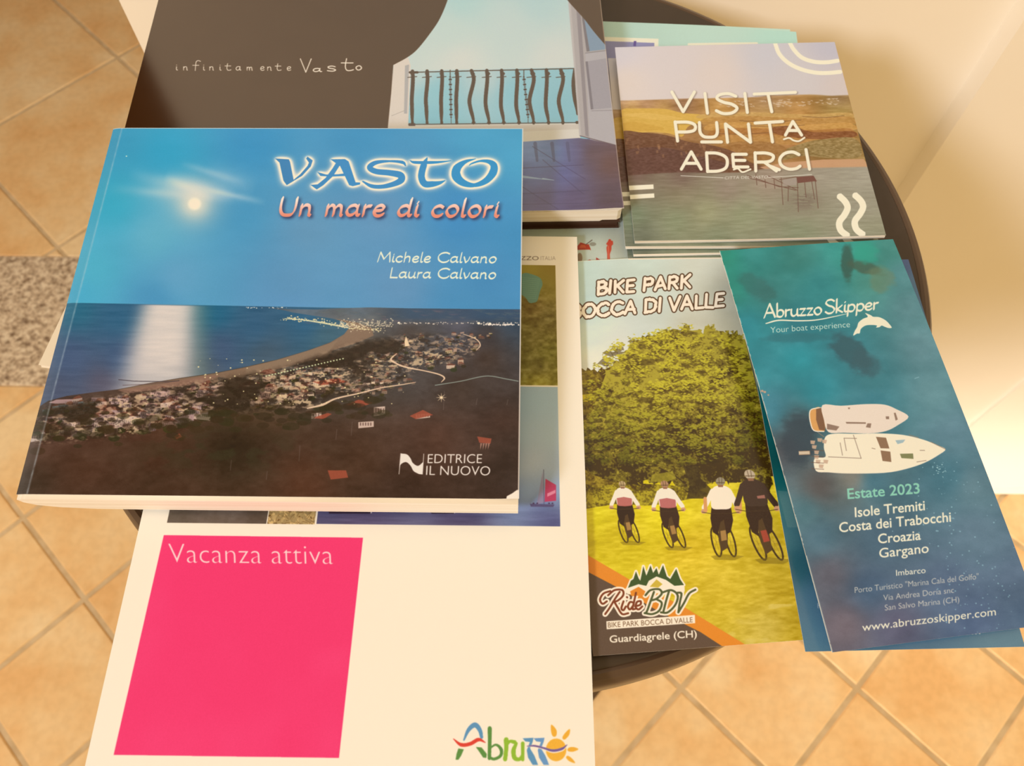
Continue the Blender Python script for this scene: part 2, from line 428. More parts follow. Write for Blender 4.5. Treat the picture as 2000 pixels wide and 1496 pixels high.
def art_vasto():
    cv = Cover(P_VASTO, *S_VASTO, 5.2); X, Y = cv.X, cv.Y; rs = np.random.RandomState(4)
    sky = cv.field([(230, 260, 74, 160, 190), (330, 300, 66, 165, 196), (500, 280, 58, 148, 192), (700, 270, 62, 144, 186), (950, 270, 72, 158, 194), (1010, 300, 74, 160, 195),
        (220, 400, 70, 172, 194), (300, 460, 104, 176, 196), (480, 400, 78, 152, 188), (600, 450, 100, 152, 184), (740, 420, 96, 148, 184), (900, 420, 60, 138, 188), (1000, 450, 64, 142, 186),
        (180, 520, 88, 178, 198), (350, 540, 104, 164, 194), (560, 560, 98, 150, 184), (780, 560, 96, 146, 182), (950, 540, 66, 136, 180), (150, 580, 84, 174, 200), (300, 588, 82, 150, 186), (560, 595, 100, 152, 190), (900, 595, 72, 142, 184)])
    cv.c[:] = sky
    n1 = fbm(cv.Hh, cv.W, 90, 4, 3, 2.2)
    cv.c += ((n1 - .5) * .05)[..., None]
    # thin clouds and moon
    def streak(x0, y0, x1, y1, w, a):
        dx, dy = x1 - x0, y1 - y0; L = math.hypot(dx, dy); t = ((X - x0) * dx + (Y - y0) * dy) / L / L; d = np.abs((X - x0) * dy - (Y - y0) * dx) / L
        M = np.exp(-(d / w) ** 2) * np.clip(1 - np.abs(2 * t - 1) ** 2, 0, 1) * (.6 + .8 * (n1 - .2)); cv.full(M, (220, 226, 222), a)
    streak(210, 368, 480, 390, 9, .35); streak(320, 345, 420, 390, 8, .55); streak(350, 318, 480, 358, 7, .35); streak(360, 360, 520, 396, 6, .55); streak(320, 350, 460, 384, 16, .55); streak(250, 340, 420, 376, 12, .3); streak(400, 330, 500, 370, 20, .25)
    r = np.hypot(X - 380, (Y - 398) * 1.05)
    cv.full(np.exp(-(r / 46) ** 2), (232, 214, 190), .55); cv.full(np.exp(-(r / 26) ** 2), (255, 232, 196), .75); cv.full(sstep(16, 8, r), (255, 240, 208), 1)
    cv.full(np.exp(-((X - 350) / 60) ** 2 - ((Y - 372) / 26) ** 2), (240, 224, 200), .35)
    cv.dots([(247, 305)], [1.6], (210, 240, 250))
    # sea
    hor = 591 + (X - 140) * .019
    sea = cv.field([(150, 605, 46, 112, 148), (140, 700, 66, 94, 136), (110, 760, 70, 88, 120), (230, 620, 50, 104, 146), (240, 700, 62, 94, 138), (420, 612, 36, 104, 146), (430, 680, 62, 92, 132), (500, 640, 52, 100, 142), (600, 625, 44, 100, 144), (640, 660, 60, 104, 130), (520, 690, 66, 96, 122), (400, 720, 74, 96, 122), (200, 750, 84, 92, 118)])
    wav = fbm(cv.Hh, cv.W, 7, 3, 8, 9.0); sea = sea * [1.1, .96, .87]; sea = sea + ((wav - .5) * .06)[..., None]
    cv.full(sstep(-.8, .8, Y - hor), sea)
    # moon glitter
    cx = 330 - (Y - 600) * .16; wd = 54 + (Y - 600) * .14
    G = np.exp(-(np.abs(X - cx) / wd) ** 4) * sstep(-1, 3, Y - hor) * np.clip(1.15 - np.abs(Y - 640) / 330, .7, 1)
    cv.full(G * (.93 + .12 * (wav - .5)), (246, 222, 200), .93)
    cv.full(np.exp(-((X - cx - wd * 1.15) / 22) ** 2) * sstep(-1, 3, Y - hor) * (Y < 760), (120, 150, 120), .25)
    # land silhouette
    coast = [(60, 800), (95, 782), (130, 773), (180, 766), (230, 760), (290, 748), (350, 738), (420, 728), (480, 716), (540, 702), (600, 684), (645, 668), (672, 652), (682, 640), (676, 630), (650, 622), (610, 616), (572, 610), (556, 606)]
    ridge = [(480, 601), (520, 600), (560, 603), (620, 604), (660, 602), (720, 600), (800, 602), (900, 603), (1020, 604)]
    land = coast + [(540, 603)] + ridge[1:] + [(1040, 990), (20, 990)]
    sl, M = cv.cover([land]); LM = np.zeros((cv.Hh, cv.W)); LM[sl] = M
    n2 = fbm(cv.Hh, cv.W, 26, 5, 11, 2.0); n3 = fbm(cv.Hh, cv.W, 120, 3, 21, 1.5); n4 = fbm(cv.Hh, cv.W, 10, 3, 31, 1.6)
    base = cv.field([(600, 612, 92, 106, 116), (700, 610, 84, 100, 112), (800, 612, 66, 92, 106), (950, 612, 44, 80, 106), (800, 626, 96, 84, 84), (900, 628, 84, 82, 92), (1000, 628, 50, 72, 90),
        (700, 640, 110, 98, 84), (800, 645, 70, 56, 46), (950, 648, 56, 44, 42), (950, 700, 60, 44, 36), (900, 760, 60, 44, 36), (980, 800, 58, 42, 36), (980, 900, 48, 38, 34), (850, 860, 64, 46, 38),
        (700, 700, 78, 62, 46), (500, 760, 84, 68, 48), (300, 800, 88, 68, 54), (120, 830, 80, 62, 56), (250, 860, 70, 50, 42), (300, 900, 68, 48, 38), (450, 880, 48, 40, 30), (300, 950, 60, 44, 34), (150, 920, 72, 52, 42), (60, 950, 66, 56, 48), (700, 900, 62, 46, 36), (600, 950, 74, 50, 38), (800, 950, 52, 38, 32)], 2.4)
    base = base * (.82 + .36 * n3)[..., None] + ((n2 - .5) * .075)[..., None] + ((n4 - .5) * .05)[..., None]
    base = base * (1 + (np.array([1.08, .94, .86]) - 1) * sstep(760, 840, Y)[..., None]); cv.full(LM, base); hill = LM * sstep(634, 618, Y) * sstep(700, 820, X); cv.full(hill, (50, 78, 104), .7)
    green = np.exp(-((X - 430) / 150) ** 2 - ((Y - 880) / 40) ** 2) * sstep(.45, .6, n2); cv.full(green * LM, (52, 48, 30), .6)
    # beach
    beach = [(230, 761), (290, 749), (350, 739), (420, 729), (480, 717), (540, 703), (600, 685), (645, 669), (672, 653), (682, 640), (676, 630), (655, 622), (700, 630), (726, 640), (730, 655), (700, 668), (650, 684), (636, 700), (600, 706), (560, 716), (515, 728), (480, 736), (440, 744), (400, 750), (340, 756), (280, 764)]
    cv.poly(beach, (142, 112, 88), .85); cv.poly([(480, 718), (560, 698), (640, 672), (660, 664), (640, 690), (600, 700), (520, 724), (480, 732)], (150, 124, 98), .5)
    cv.poly([(230, 762), (300, 752), (400, 734), (430, 732), (400, 748), (330, 756), (250, 768)], (150, 108, 90), .6)
    cv.poly([(95, 786), (110, 780), (140, 779), (158, 782), (140, 787), (110, 788)], (196, 156, 150), .8)
    cv.polys(brush([(232, 741), (262, 744), (330, 745), (350, 743)], 1.6), (70, 58, 62), .8); cv.polys(brush([(240, 752), (290, 750), (330, 746)], 1.2), (90, 66, 64), .7)
    # hills haze, far lights
    for k in range(70):
        x = rs.uniform(590, 1012); y = rs.uniform(604, 632); cv.poly([(x, y), (x + rs.uniform(10, 34), y + 1), (x + 10, y + rs.uniform(2, 5))], (90 + rs.randint(40), 92 + rs.randint(20), 100), .28)
    cv.dots([(rs.uniform(480, 560), 600.5 + rs.randn() * .8 + 0) for _ in range(26)], rs.uniform(.5, 1.3, 26), (236, 226, 214))
    coastline = spline([(560, 622), (600, 624), (640, 630), (680, 636), (710, 642), (745, 645)], 14)
    L = [coastline[rs.randint(len(coastline))] + rs.randn(2) * [9, 2.2] for _ in range(150)]; cv.dots(L, rs.uniform(.7, 2, 150), (238, 214, 160), .9)
    cv.polys(brush([(556, 622), (590, 624), (630, 630), (660, 636), (690, 642)], [1.5, 2.4, 3.4, 2.8, 1.2]), (236, 222, 170), .85)
    L = [(rs.uniform(660, 768), 634 + rs.randn() * 4.5) for _ in range(190)]; cv.dots(L, rs.uniform(.7, 1.9, 190), (226, 204, 168), .8)
    L = [(rs.uniform(770, 1014), 631 + rs.randn() * 1.1) for _ in range(90)]; cv.dots(L, rs.uniform(.5, 1.5, 90), (236, 214, 190), .9)
    cv.dots([(935, 631), (957, 632), (779, 630)], [3.2, 3, 2.4], (252, 236, 206)); cv.dots([(rs.uniform(945, 1014), 634 + rs.randn() * .6) for _ in range(40)], [1.6] * 40, (240, 220, 200))
    # town
    cl = [(206, 166, 134), (188, 152, 128), (224, 190, 158), (160, 120, 100), (150, 128, 108), (200, 170, 120)]
    houses(cv, rs, [(715, 668), (800, 650), (960, 650), (940, 690), (860, 700), (780, 690)], 46, 6, cl)
    houses(cv, rs, [(560, 718), (640, 700), (720, 680), (790, 672), (800, 700), (760, 740), (640, 744), (560, 745)], 120, 8, cl)
    houses(cv, rs, [(770, 690), (880, 690), (900, 715), (840, 730), (780, 720)], 18, 9, cl)
    houses(cv, rs, [(380, 748), (500, 738), (600, 735), (640, 760), (600, 790), (500, 800), (380, 785)], 84, 17, cl)
    pk = [(206, 164, 148), (184, 150, 144), (214, 180, 158), (140, 96, 90), (176, 140, 134)]
    houses(cv, rs, [(90, 790), (200, 782), (330, 762), (420, 764), (440, 790), (360, 806), (200, 830), (80, 830)], 84, 16, pk)
    houses(cv, rs, [(75, 800), (180, 786), (190, 800), (90, 812)], 40, 8, [(150, 170, 170), (120, 140, 140)])
    houses(cv, rs, [(130, 826), (330, 800), (420, 810), (330, 835), (260, 850), (80, 862)], 40, 24, pk)
    houses(cv, rs, [(640, 750), (780, 740), (830, 760), (760, 770), (660, 770)], 46, 9, cl)
    for x, y, w, h in [(58, 862, 30, 20), (700, 836, 30, 15), (730, 812, 22, 20), (812, 818, 28, 12), (608, 818, 20, 14)]:
        cv.poly([(x, y), (x + w, y - 3), (x + w, y - h + 1), (x, y - h + 3)], (214, 182, 160), .95)
        cv.polys([np.array([(x + q, y - h * .35), (x + q + 2.4, y - h * .35), (x + q + 2.4, y - h * .75), (x + q, y - h * .75)]) for q in np.arange(3, w - 3, 5)], (110, 80, 70), .9)
    for p in [[(610, 816), (640, 806), (648, 808), (632, 818)], [(800, 812), (826, 800), (846, 810), (812, 818)], [(640, 918), (676, 918), (680, 932), (646, 936)], [(932, 852), (960, 856), (958, 866), (936, 864)], [(676, 790), (700, 780), (730, 786), (700, 796)], [(340, 852), (350, 846), (356, 852), (346, 858)], [(610, 745), (660, 738), (680, 746), (630, 752)]]:
        cv.poly(p, (160, 76, 54), .9)
    cv.polys([np.array([(938 + q, 878), (938 + q, 865), (942 + q, 865)]) for q in (0, 5, 10, 15)], (180, 130, 110), .8)
    sl, M = cv.cover([[(70, 800), (200, 778), (400, 745), (560, 718), (700, 668), (800, 655), (930, 655), (930, 690), (800, 730), (760, 760), (640, 775), (600, 800), (380, 808), (250, 850), (70, 865)]]); tm_ = np.zeros((cv.Hh, cv.W)); tm_[sl] = M
    tm_ = blur(tm_, 6); f1 = fbm(cv.Hh, cv.W, 7, 3, 91, 1.8, .7); f2 = fbm(cv.Hh, cv.W, 40, 2, 92, 2)
    cv.full(tm_ * sstep(.56, .66, f1 + (f2 - .5) * .25), (206, 168, 132), .55); cv.full(tm_ * sstep(.45, .36, f1), (44, 32, 26), .6); f3 = fbm(cv.Hh, cv.W, 46, 4, 97, 2.6, .6); cv.full(tm_ * sstep(.49, .42, f3), (50, 38, 28), .88); cv.full(tm_ * sstep(.60, .68, f3) * sstep(.5, .6, f1), (236, 200, 150), .5)
    # trees among the town, lamps and roads
    for k in range(150):
        x = rs.uniform(60, 760); y = 820 + (x < 480) * (20 - (x - 60) * .06) - max(0, (x - 480)) * .1 + rs.randn() * 14; rr = rs.uniform(4, 12)
        cv.poly(circ(x, y, rr * 1.5, rr * .7, 10), (46 + rs.randint(16), 38 + rs.randint(10), 26), .55)
    for pts, w in [([(775, 690), (764, 700), (768, 706), (790, 716), (830, 724), (858, 731), (868, 738), (862, 746)], [1, 3.2, 3.4, 3, 2.2, 2.6, 3, 1]), ([(600, 797), (630, 790), (656, 778), (700, 768), (745, 757), (790, 750), (812, 746)], [2, 4.5, 3, 2.6, 2.2, 1.8, 1]), ([(905, 652), (930, 662), (938, 674), (930, 684)], [1, 2, 2, 1])]:
        cv.polys(brush(spline(pts, 6), np.interp(np.linspace(0, 1, len(spline(pts, 6))), np.linspace(0, 1, len(w)), w)), (236, 196, 158), .95)
    cv.polys(brush(spline([(850, 752), (900, 744), (950, 734), (990, 740), (1012, 744)], 8), 1.8), (150, 160, 144), .8)
    L = [(520 + t * 150, 734 - t * 34) for t in np.linspace(0, 1, 26)]; cv.dots(L, [1.8] * 26, (224, 226, 170), .95)
    L = [(rs.uniform(380, 800), rs.uniform(700, 790)) for _ in range(110)]; cv.dots(L, rs.uniform(.6, 1.9, 110), (246, 222, 160), .9)
    cv.poly([(791, 676), (790, 666), (793, 656), (797, 666), (800, 675)], (240, 206, 160))
    cv.dots([(862, 776)], [3], (255, 236, 200)); 
    for t in range(8):
        a = t * math.pi / 4; cv.polys(brush([(862, 776), (862 + 10 * math.cos(a), 776 + 9 * math.sin(a))], [2, .5]), (240, 206, 160), .8)
    for x, y, h in [(686, 850, 26), (656, 858, 20), (584, 900, 30), (930, 790, 12), (990, 790, 10), (866, 800, 36), (450, 918, 20), (520, 936, 16)]: cv.polys(brush([(x, y), (x + 2, y - h)], 1), (120, 100, 90), .55)
    # white glow of the title, title, subtitle, names
    q = lambda L: [(a / 3.5625 + 480, b / 3.5625 + 260) for a, b in L]
    T = [np.array(q(L)) for L in ([(203, 176), (300, 182), (308, 200), (333, 325), (380, 285), (430, 228), (440, 205), (420, 177), (430, 163), (466, 190), (452, 232), (392, 297), (285, 362), (262, 330), (235, 205)],
        [(632, 200), (656, 222), (606, 300), (540, 362), (494, 392), (450, 360), (500, 356), (555, 312), (604, 245)], [(497, 270), (560, 288), (640, 286), (704, 278), (694, 298), (600, 302), (520, 298)],
        [(588, 182), (690, 180), (716, 197), (764, 342), (797, 343), (795, 357), (745, 369), (720, 362), (656, 228)])]
    def vb(L):
        P = np.array([(a, b) for a, b, _ in L], float); S = spline(P, 6); w = np.interp(np.linspace(0, 1, len(S)), np.linspace(0, 1, len(L)), [c for _, _, c in L])
        return brush(S / 3.5625 + [480, 260], w / 3.5625)
    T += vb([(1112, 226, 8), (1090, 203, 22), (1000, 195, 14), (905, 205, 28), (862, 238, 38), (905, 266, 38), (1000, 276, 40), (1076, 292, 46), (1082, 325, 46), (1035, 352, 36), (950, 372, 28), (875, 368, 26), (815, 336, 10)])
    T += vb([(1142, 190, 4), (1175, 203, 20), (1290, 204, 20), (1360, 200, 14), (1428, 192, 5)]) + vb([(1262, 172, 8), (1238, 225, 44), (1222, 300, 46), (1245, 352, 46), (1300, 354, 40), (1350, 345, 24), (1386, 330, 6)])
    T += vb([(1600, 178, 4), (1525, 200, 26), (1470, 245, 56), (1466, 300, 64), (1512, 345, 48), (1590, 362, 26), (1670, 332, 42), (1720, 275, 54), (1726, 225, 48), (1690, 198, 28), (1630, 194, 14), (1572, 212, 10), (1553, 226, 3)])
    sl, M = cv.cover(T); TM = np.zeros((cv.Hh, cv.W)); TM[sl] = M
    g = blur(TM, 9 * cv.d / 5); g = np.clip(g * 3.4, 0, 1); ng = np.clip(blur(TM, 5.0) * 4.5 - .15, 0, 1)
    cv.full(g, (228, 216, 202), .80); cv.full(ng, (250, 236, 220), 1)
    cv.c[:] = cv.c * (1 - TM[..., None]) + (cv.field([(530, 330, 62, 130, 176), (700, 350, 62, 140, 190), (960, 330, 52, 146, 194)]) * TM[..., None])
    S_ = skel('Un mare di colori', (541, 420), (973, 423), (7, -34), 6, 60)
    Ls = sum([nib(P, 6.6, 55, .34) for P in S_], [])
    sl, M = cv.cover(Ls); sm = np.zeros((cv.Hh, cv.W)); sm[sl] = M
    cv.full(np.roll(np.clip(blur(sm, 4) * 1.5, 0, 1), (5, 5), (0, 1)), (40, 52, 88), .8)
    grad = np.clip((Y - 392) / 28, 0, 1)[..., None]
    cv.c[:] = cv.c * (1 - sm[..., None]) + (np.array([255, 226, 206]) * (1 - grad) + np.array([236, 140, 112]) * grad) / 255 * sm[..., None]
    penned(cv, 'Michele Calvano', (736, 511), (969, 513), (3.5, -19), (236, 234, 222), 3.0, 60, 4, 1, .4, 58)
    penned(cv, 'Laura Calvano', (760, 542), (968, 544), (3.5, -19), (236, 234, 222), 3.0, 60, 4, 1, .4, 58)
    # publisher's mark
    q = lambda L: [(a / 3.448 + 480, b / 3.448 + 580) for a, b in L]
    cv.poly(q(list(map(tuple, spline([(1042, 1052), (1085, 1058), (1110, 1085), (1125, 1115), (1160, 1135), (1196, 1108)], 5))) + [(1190, 1193)] + list(map(tuple, spline([(1165, 1190), (1130, 1170), (1110, 1135), (1080, 1110), (1045, 1125), (1033, 1160)], 5)))), (240, 222, 204))
    cv.polys(brush(q([(1046, 1052), (1032, 1190)]), 1.2), (230, 210, 190)); cv.polys(brush(q([(1199, 1055), (1190, 1190)]), 1.2), (230, 210, 190))
    word(cv, 'EDITRICE', (835, 904), (941, 904), (1, -17.5), (238, 220, 202), -.005)
    word(cv, 'IL NUOVO', (832, 927), (957, 928), (1, -18), (238, 220, 202), -.005)
    cv.poly([(990, 969), (1000, 964), (1010, 957), (1030, 960), (1030, 990), (985, 990)], (250, 228, 200))
    # spine crease, its glint painted into the print as a pale line
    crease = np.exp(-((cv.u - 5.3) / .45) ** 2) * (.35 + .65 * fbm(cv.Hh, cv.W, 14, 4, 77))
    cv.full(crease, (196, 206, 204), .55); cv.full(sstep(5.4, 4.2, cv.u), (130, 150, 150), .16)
    edge = (cv.u > cv.w - .55) | (cv.v < .35)
    cv.full(edge.astype(float), (240, 220, 196), .8)
    return cv

def art_inf():
    cv = Cover(P_INF, *S_INF, 4.2); X, Y = cv.X, cv.Y
    cv.c[:] = np.array([72, 46, 27]) / 255
    n = fbm(cv.Hh, cv.W, 60, 4, 2); cv.c += ((n - .5) * .02)[..., None]
    ph = np.zeros((cv.Hh, cv.W))
    arcL = list(map(tuple, spline([(880, -25), (874, 0), (862, 30), (848, 54), (818, 93), (797, 111), (768, 127)], 5)))
    outline = arcL + [(764, 180), (756, 262), (740, 440), (1300, 440), (1240, 200), (1186, 92)] + list(map(tuple, spline([(1184, 90), (1160, 62), (1140, 36), (1108, 0), (1080, -40)], 5)))
    sl, M = cv.cover([outline]); ph[sl] = M; keep = cv.c.copy()
    f = cv.field([(900, 0, 176, 208, 212), (1050, 0, 180, 206, 208), (880, 60, 196, 212, 208), (1000, 60, 196, 210, 206), (900, 120, 214, 214, 202), (1080, 120, 210, 212, 204)])
    cv.c[:] = f
    sea = cv.field([(820, 140, 190, 206, 200), (950, 150, 184, 202, 198), (850, 180, 140, 194, 200), (1000, 180, 136, 190, 198), (850, 235, 130, 188, 196), (1080, 235, 132, 184, 192)])
    cv.full(sstep(137, 140, Y + (X - 800) * .02), sea)
    dk = (76, 56, 44)
    z = lambda x, y: (x / 3.325 + 650, y / 3.325)
    # sill + floor
    cv.poly([(740, 244), z(500, 812), z(1600, 800), (1134, 275), (1020, 290), (740, 290)], (216, 206, 190))
    cv.poly([(780, 252), z(700, 822), z(1600, 806), (1134, 252), (900, 262), (780, 262)], (196, 182, 168), .6)
    cv.poly([(740, 286), z(1240, 925), z(1420, 912), z(1600, 900), (1320, 275), (1330, 460), (740, 460)], (74, 76, 128))
    flo = cv.field([(1040, 300, 120, 150, 196), (1080, 300, 100, 130, 180), (1130, 300, 90, 92, 140), (1040, 340, 96, 112, 166), (1100, 340, 84, 90, 144), (1060, 390, 84, 74, 122), (1120, 390, 76, 62, 100), (1150, 300, 84, 52, 56), (1190, 320, 96, 58, 58), (1190, 390, 70, 46, 66)])
    sl, M = cv.cover([[(740, 284), z(1240, 920), z(1600, 896), (1330, 300), (1330, 460), (740, 460)]]); fm = np.zeros((cv.Hh, cv.W)); fm[sl] = M
    wv = fbm(cv.Hh, cv.W, 8, 3, 5, 6); cv.full(fm, flo + ((wv - .5) * .06)[..., None])
    for a, b in [((1000, 352), (1090, 410)), ((1060, 312), (1140, 380)), ((1000, 380), (1150, 372)), ((1000, 400), (1150, 398)), ((1040, 286), (1143, 350)), ((990, 330), (1140, 322))]: cv.polys(brush([a, b], 1.3), (52, 44, 84), .6)
    for x in (1045, 1078, 1108): cv.polys(brush([(x, 280), (x + 4, 314)], [7, 5]), (66, 66, 100), .55)
    for a, b, w in [((1020, 345), (1062, 350), 5), ((1060, 349), (1082, 352), 3)]: cv.polys(brush([a, b], [w, 1]), (176, 200, 224), .8)
    # left door leaf
    cv.poly([(769, 126), (797, 112), (802, 128), (797, 250), (750, 262), (760, 200)], (222, 206, 188)); cv.poly([(791, 128), (799, 126), (795, 222), (789, 222)], (176, 170, 164)); cv.polys(brush([(765, 226), (790, 216)], 1), (170, 160, 150))
    # railing
    cv.polys(brush([z(500, 470), z(1565, 445)], 1.9), dk); cv.polys(brush([z(500, 470), z(550, 470)], 4.5), dk)
    cv.polys(brush([z(492, 808), z(1590, 796)], 1.8), (80, 66, 62)); cv.poly([z(492, 800), z(535, 800), z(535, 818), z(492, 818)], (80, 66, 62))
    tops = [517, 612, 707, 805, 900, 1000, 1096, 1195, 1290, 1387, 1480, 1572]; bend = [0, -1, 0, 0, -2, -1, 0, 0, -2, 0, -2, 1]
    for i, x in enumerate(tops):
        k = i / 11; b = bend[i]
        pts = [z(x, 462 - k * 10), z(x + 3 + (12 * (b < -1)), 520), z(x - 4 + b * 4, 640), z(x - 3 + b * 2, 700), z(x + (10 if i > 3 else -2), 765), z(x + (14 if i > 3 else 0), 800)]
        if x == 1572: pts = [z(1572, 450), z(1562, 540), z(1570, 640), z(1590, 740)]
        S = spline(pts, 6); cv.polys(brush(S, np.interp(np.linspace(0, 1, len(S)), [0, .3, .7, .9, 1], [6.6, 7.4, 7, 4.4, 5.5])), dk)
        if i < 11: cv.polys(brush([z(x - 30, 503), z(x + 28, 497)], 1.6), dk); cv.dots([z(x + (8 if i > 3 else 0), 478)], [5.2 if i > 7 else 4.4], dk)
        if i > 3: cv.dots([z(x + 14, 795)], [4], dk)
    for x0, x1 in ((762, 768), (1240, 1268)):
        for t in np.linspace(0, 1, 17): cv.dots([z(x0 + (x1 - x0) * t, 500 + 260 * t)], [3.4 if int(t * 16) % 2 else 2], (70, 58, 54))
        cv.polys(brush([z(x0, 455), z(x0, 505)], 1.6), dk); cv.polys(brush([z(x1, 760), z(x1, 800)], 1), dk)
    # right door leaf
    cv.poly([z(1500, -60), z(1530, 10), z(1565, 400), z(1605, 880), z(1850, 945), (1240, 290), (1215, 130), (1180, 60), (1110, -20)], (172, 162, 158))
    cv.poly([z(1560, -40), z(1580, 40), z(1640, 880), z(1662, 890), z(1610, 100), z(1590, -40)], (140, 130, 132)); cv.poly([z(1528, 10), z(1545, 30), z(1612, 880), z(1600, 880), z(1565, 420)], (188, 178, 172))
    cv.poly([z(1610, 60), z(1770, 250), z(1775, 320), z(1650, 335)], (124, 146, 164)); cv.poly([z(1610, 60), z(1625, 80), z(1668, 332), z(1648, 336)], (116, 108, 112))
    cv.poly([z(1640, 345), z(1775, 330), z(1800, 335), z(1850, 945), z(1668, 905)], (176, 168, 168)); cv.poly([z(1645, 400), z(1775, 378), z(1812, 700), z(1678, 712)], (158, 150, 154)); cv.poly([z(1640, 400), z(1655, 398), z(1692, 708), z(1675, 712)], (120, 112, 118))
    cv.polys(brush([z(1640, 345), z(1780, 328)], 1.4), (130, 122, 124)); cv.polys(brush([z(1680, 720), z(1815, 716)], 1.2), (140, 130, 134)); cv.polys(brush([z(1605, 882), z(1850, 946)], 1.6), (96, 76, 84))
    art = cv.c.copy(); cv.c[:] = keep * (1 - ph[..., None]) + art * ph[..., None]
    # title: thin hand lettering
    c1 = (244, 226, 200)
    xs = [343, 356, 376, 394, 407, 428, 440, 458, 480, 503, 520, 540, 556]
    for ch, x, h, w in zip('infinitamente', [343, 357, 375, 396, 408, 428, 438, 460, 481, 508, 521, 536, 560], [14, 12, 19, 14, 12, 14, 17, 10, 12, 9, 12, 17, 9], [.12, .18, .30, .12, .18, .12, .3, .17, .16, .12, .18, .3, .12]):
        adv, L = strokes(ch)
        yb = 137 + (x - 343) * .003
        sx = {'i': .20, 'n': .20, 'f': .42, 't': .40, 'a': .2, 'm': .18, 'e': .19}[ch]; hh = {'i': .14, 'n': .14, 'f': .19, 't': .17, 'a': .15, 'm': .13, 'e': .15}[ch]
        for P in L: cv.polys(brush(np.stack([x + P[:, 0] * sx, yb - P[:, 1] * hh], 1), 1.3), c1, .95)
    for ch, x, sx, hh in [('V', 586, .33, .26), ('a', 610, .34, .13), ('s', 636, .55, .2), ('t', 664, .8, .30), ('o', 694, .26, .16)]:
        for P in strokes(ch)[1]: cv.polys(brush(np.stack([x + P[:, 0] * sx, 141 - (x - 586) * .04 - P[:, 1] * hh], 1), 2.0), c1, .95)
    cv.full((cv.u > cv.w - .5).astype(float), (196, 170, 146), .6)
    return cv

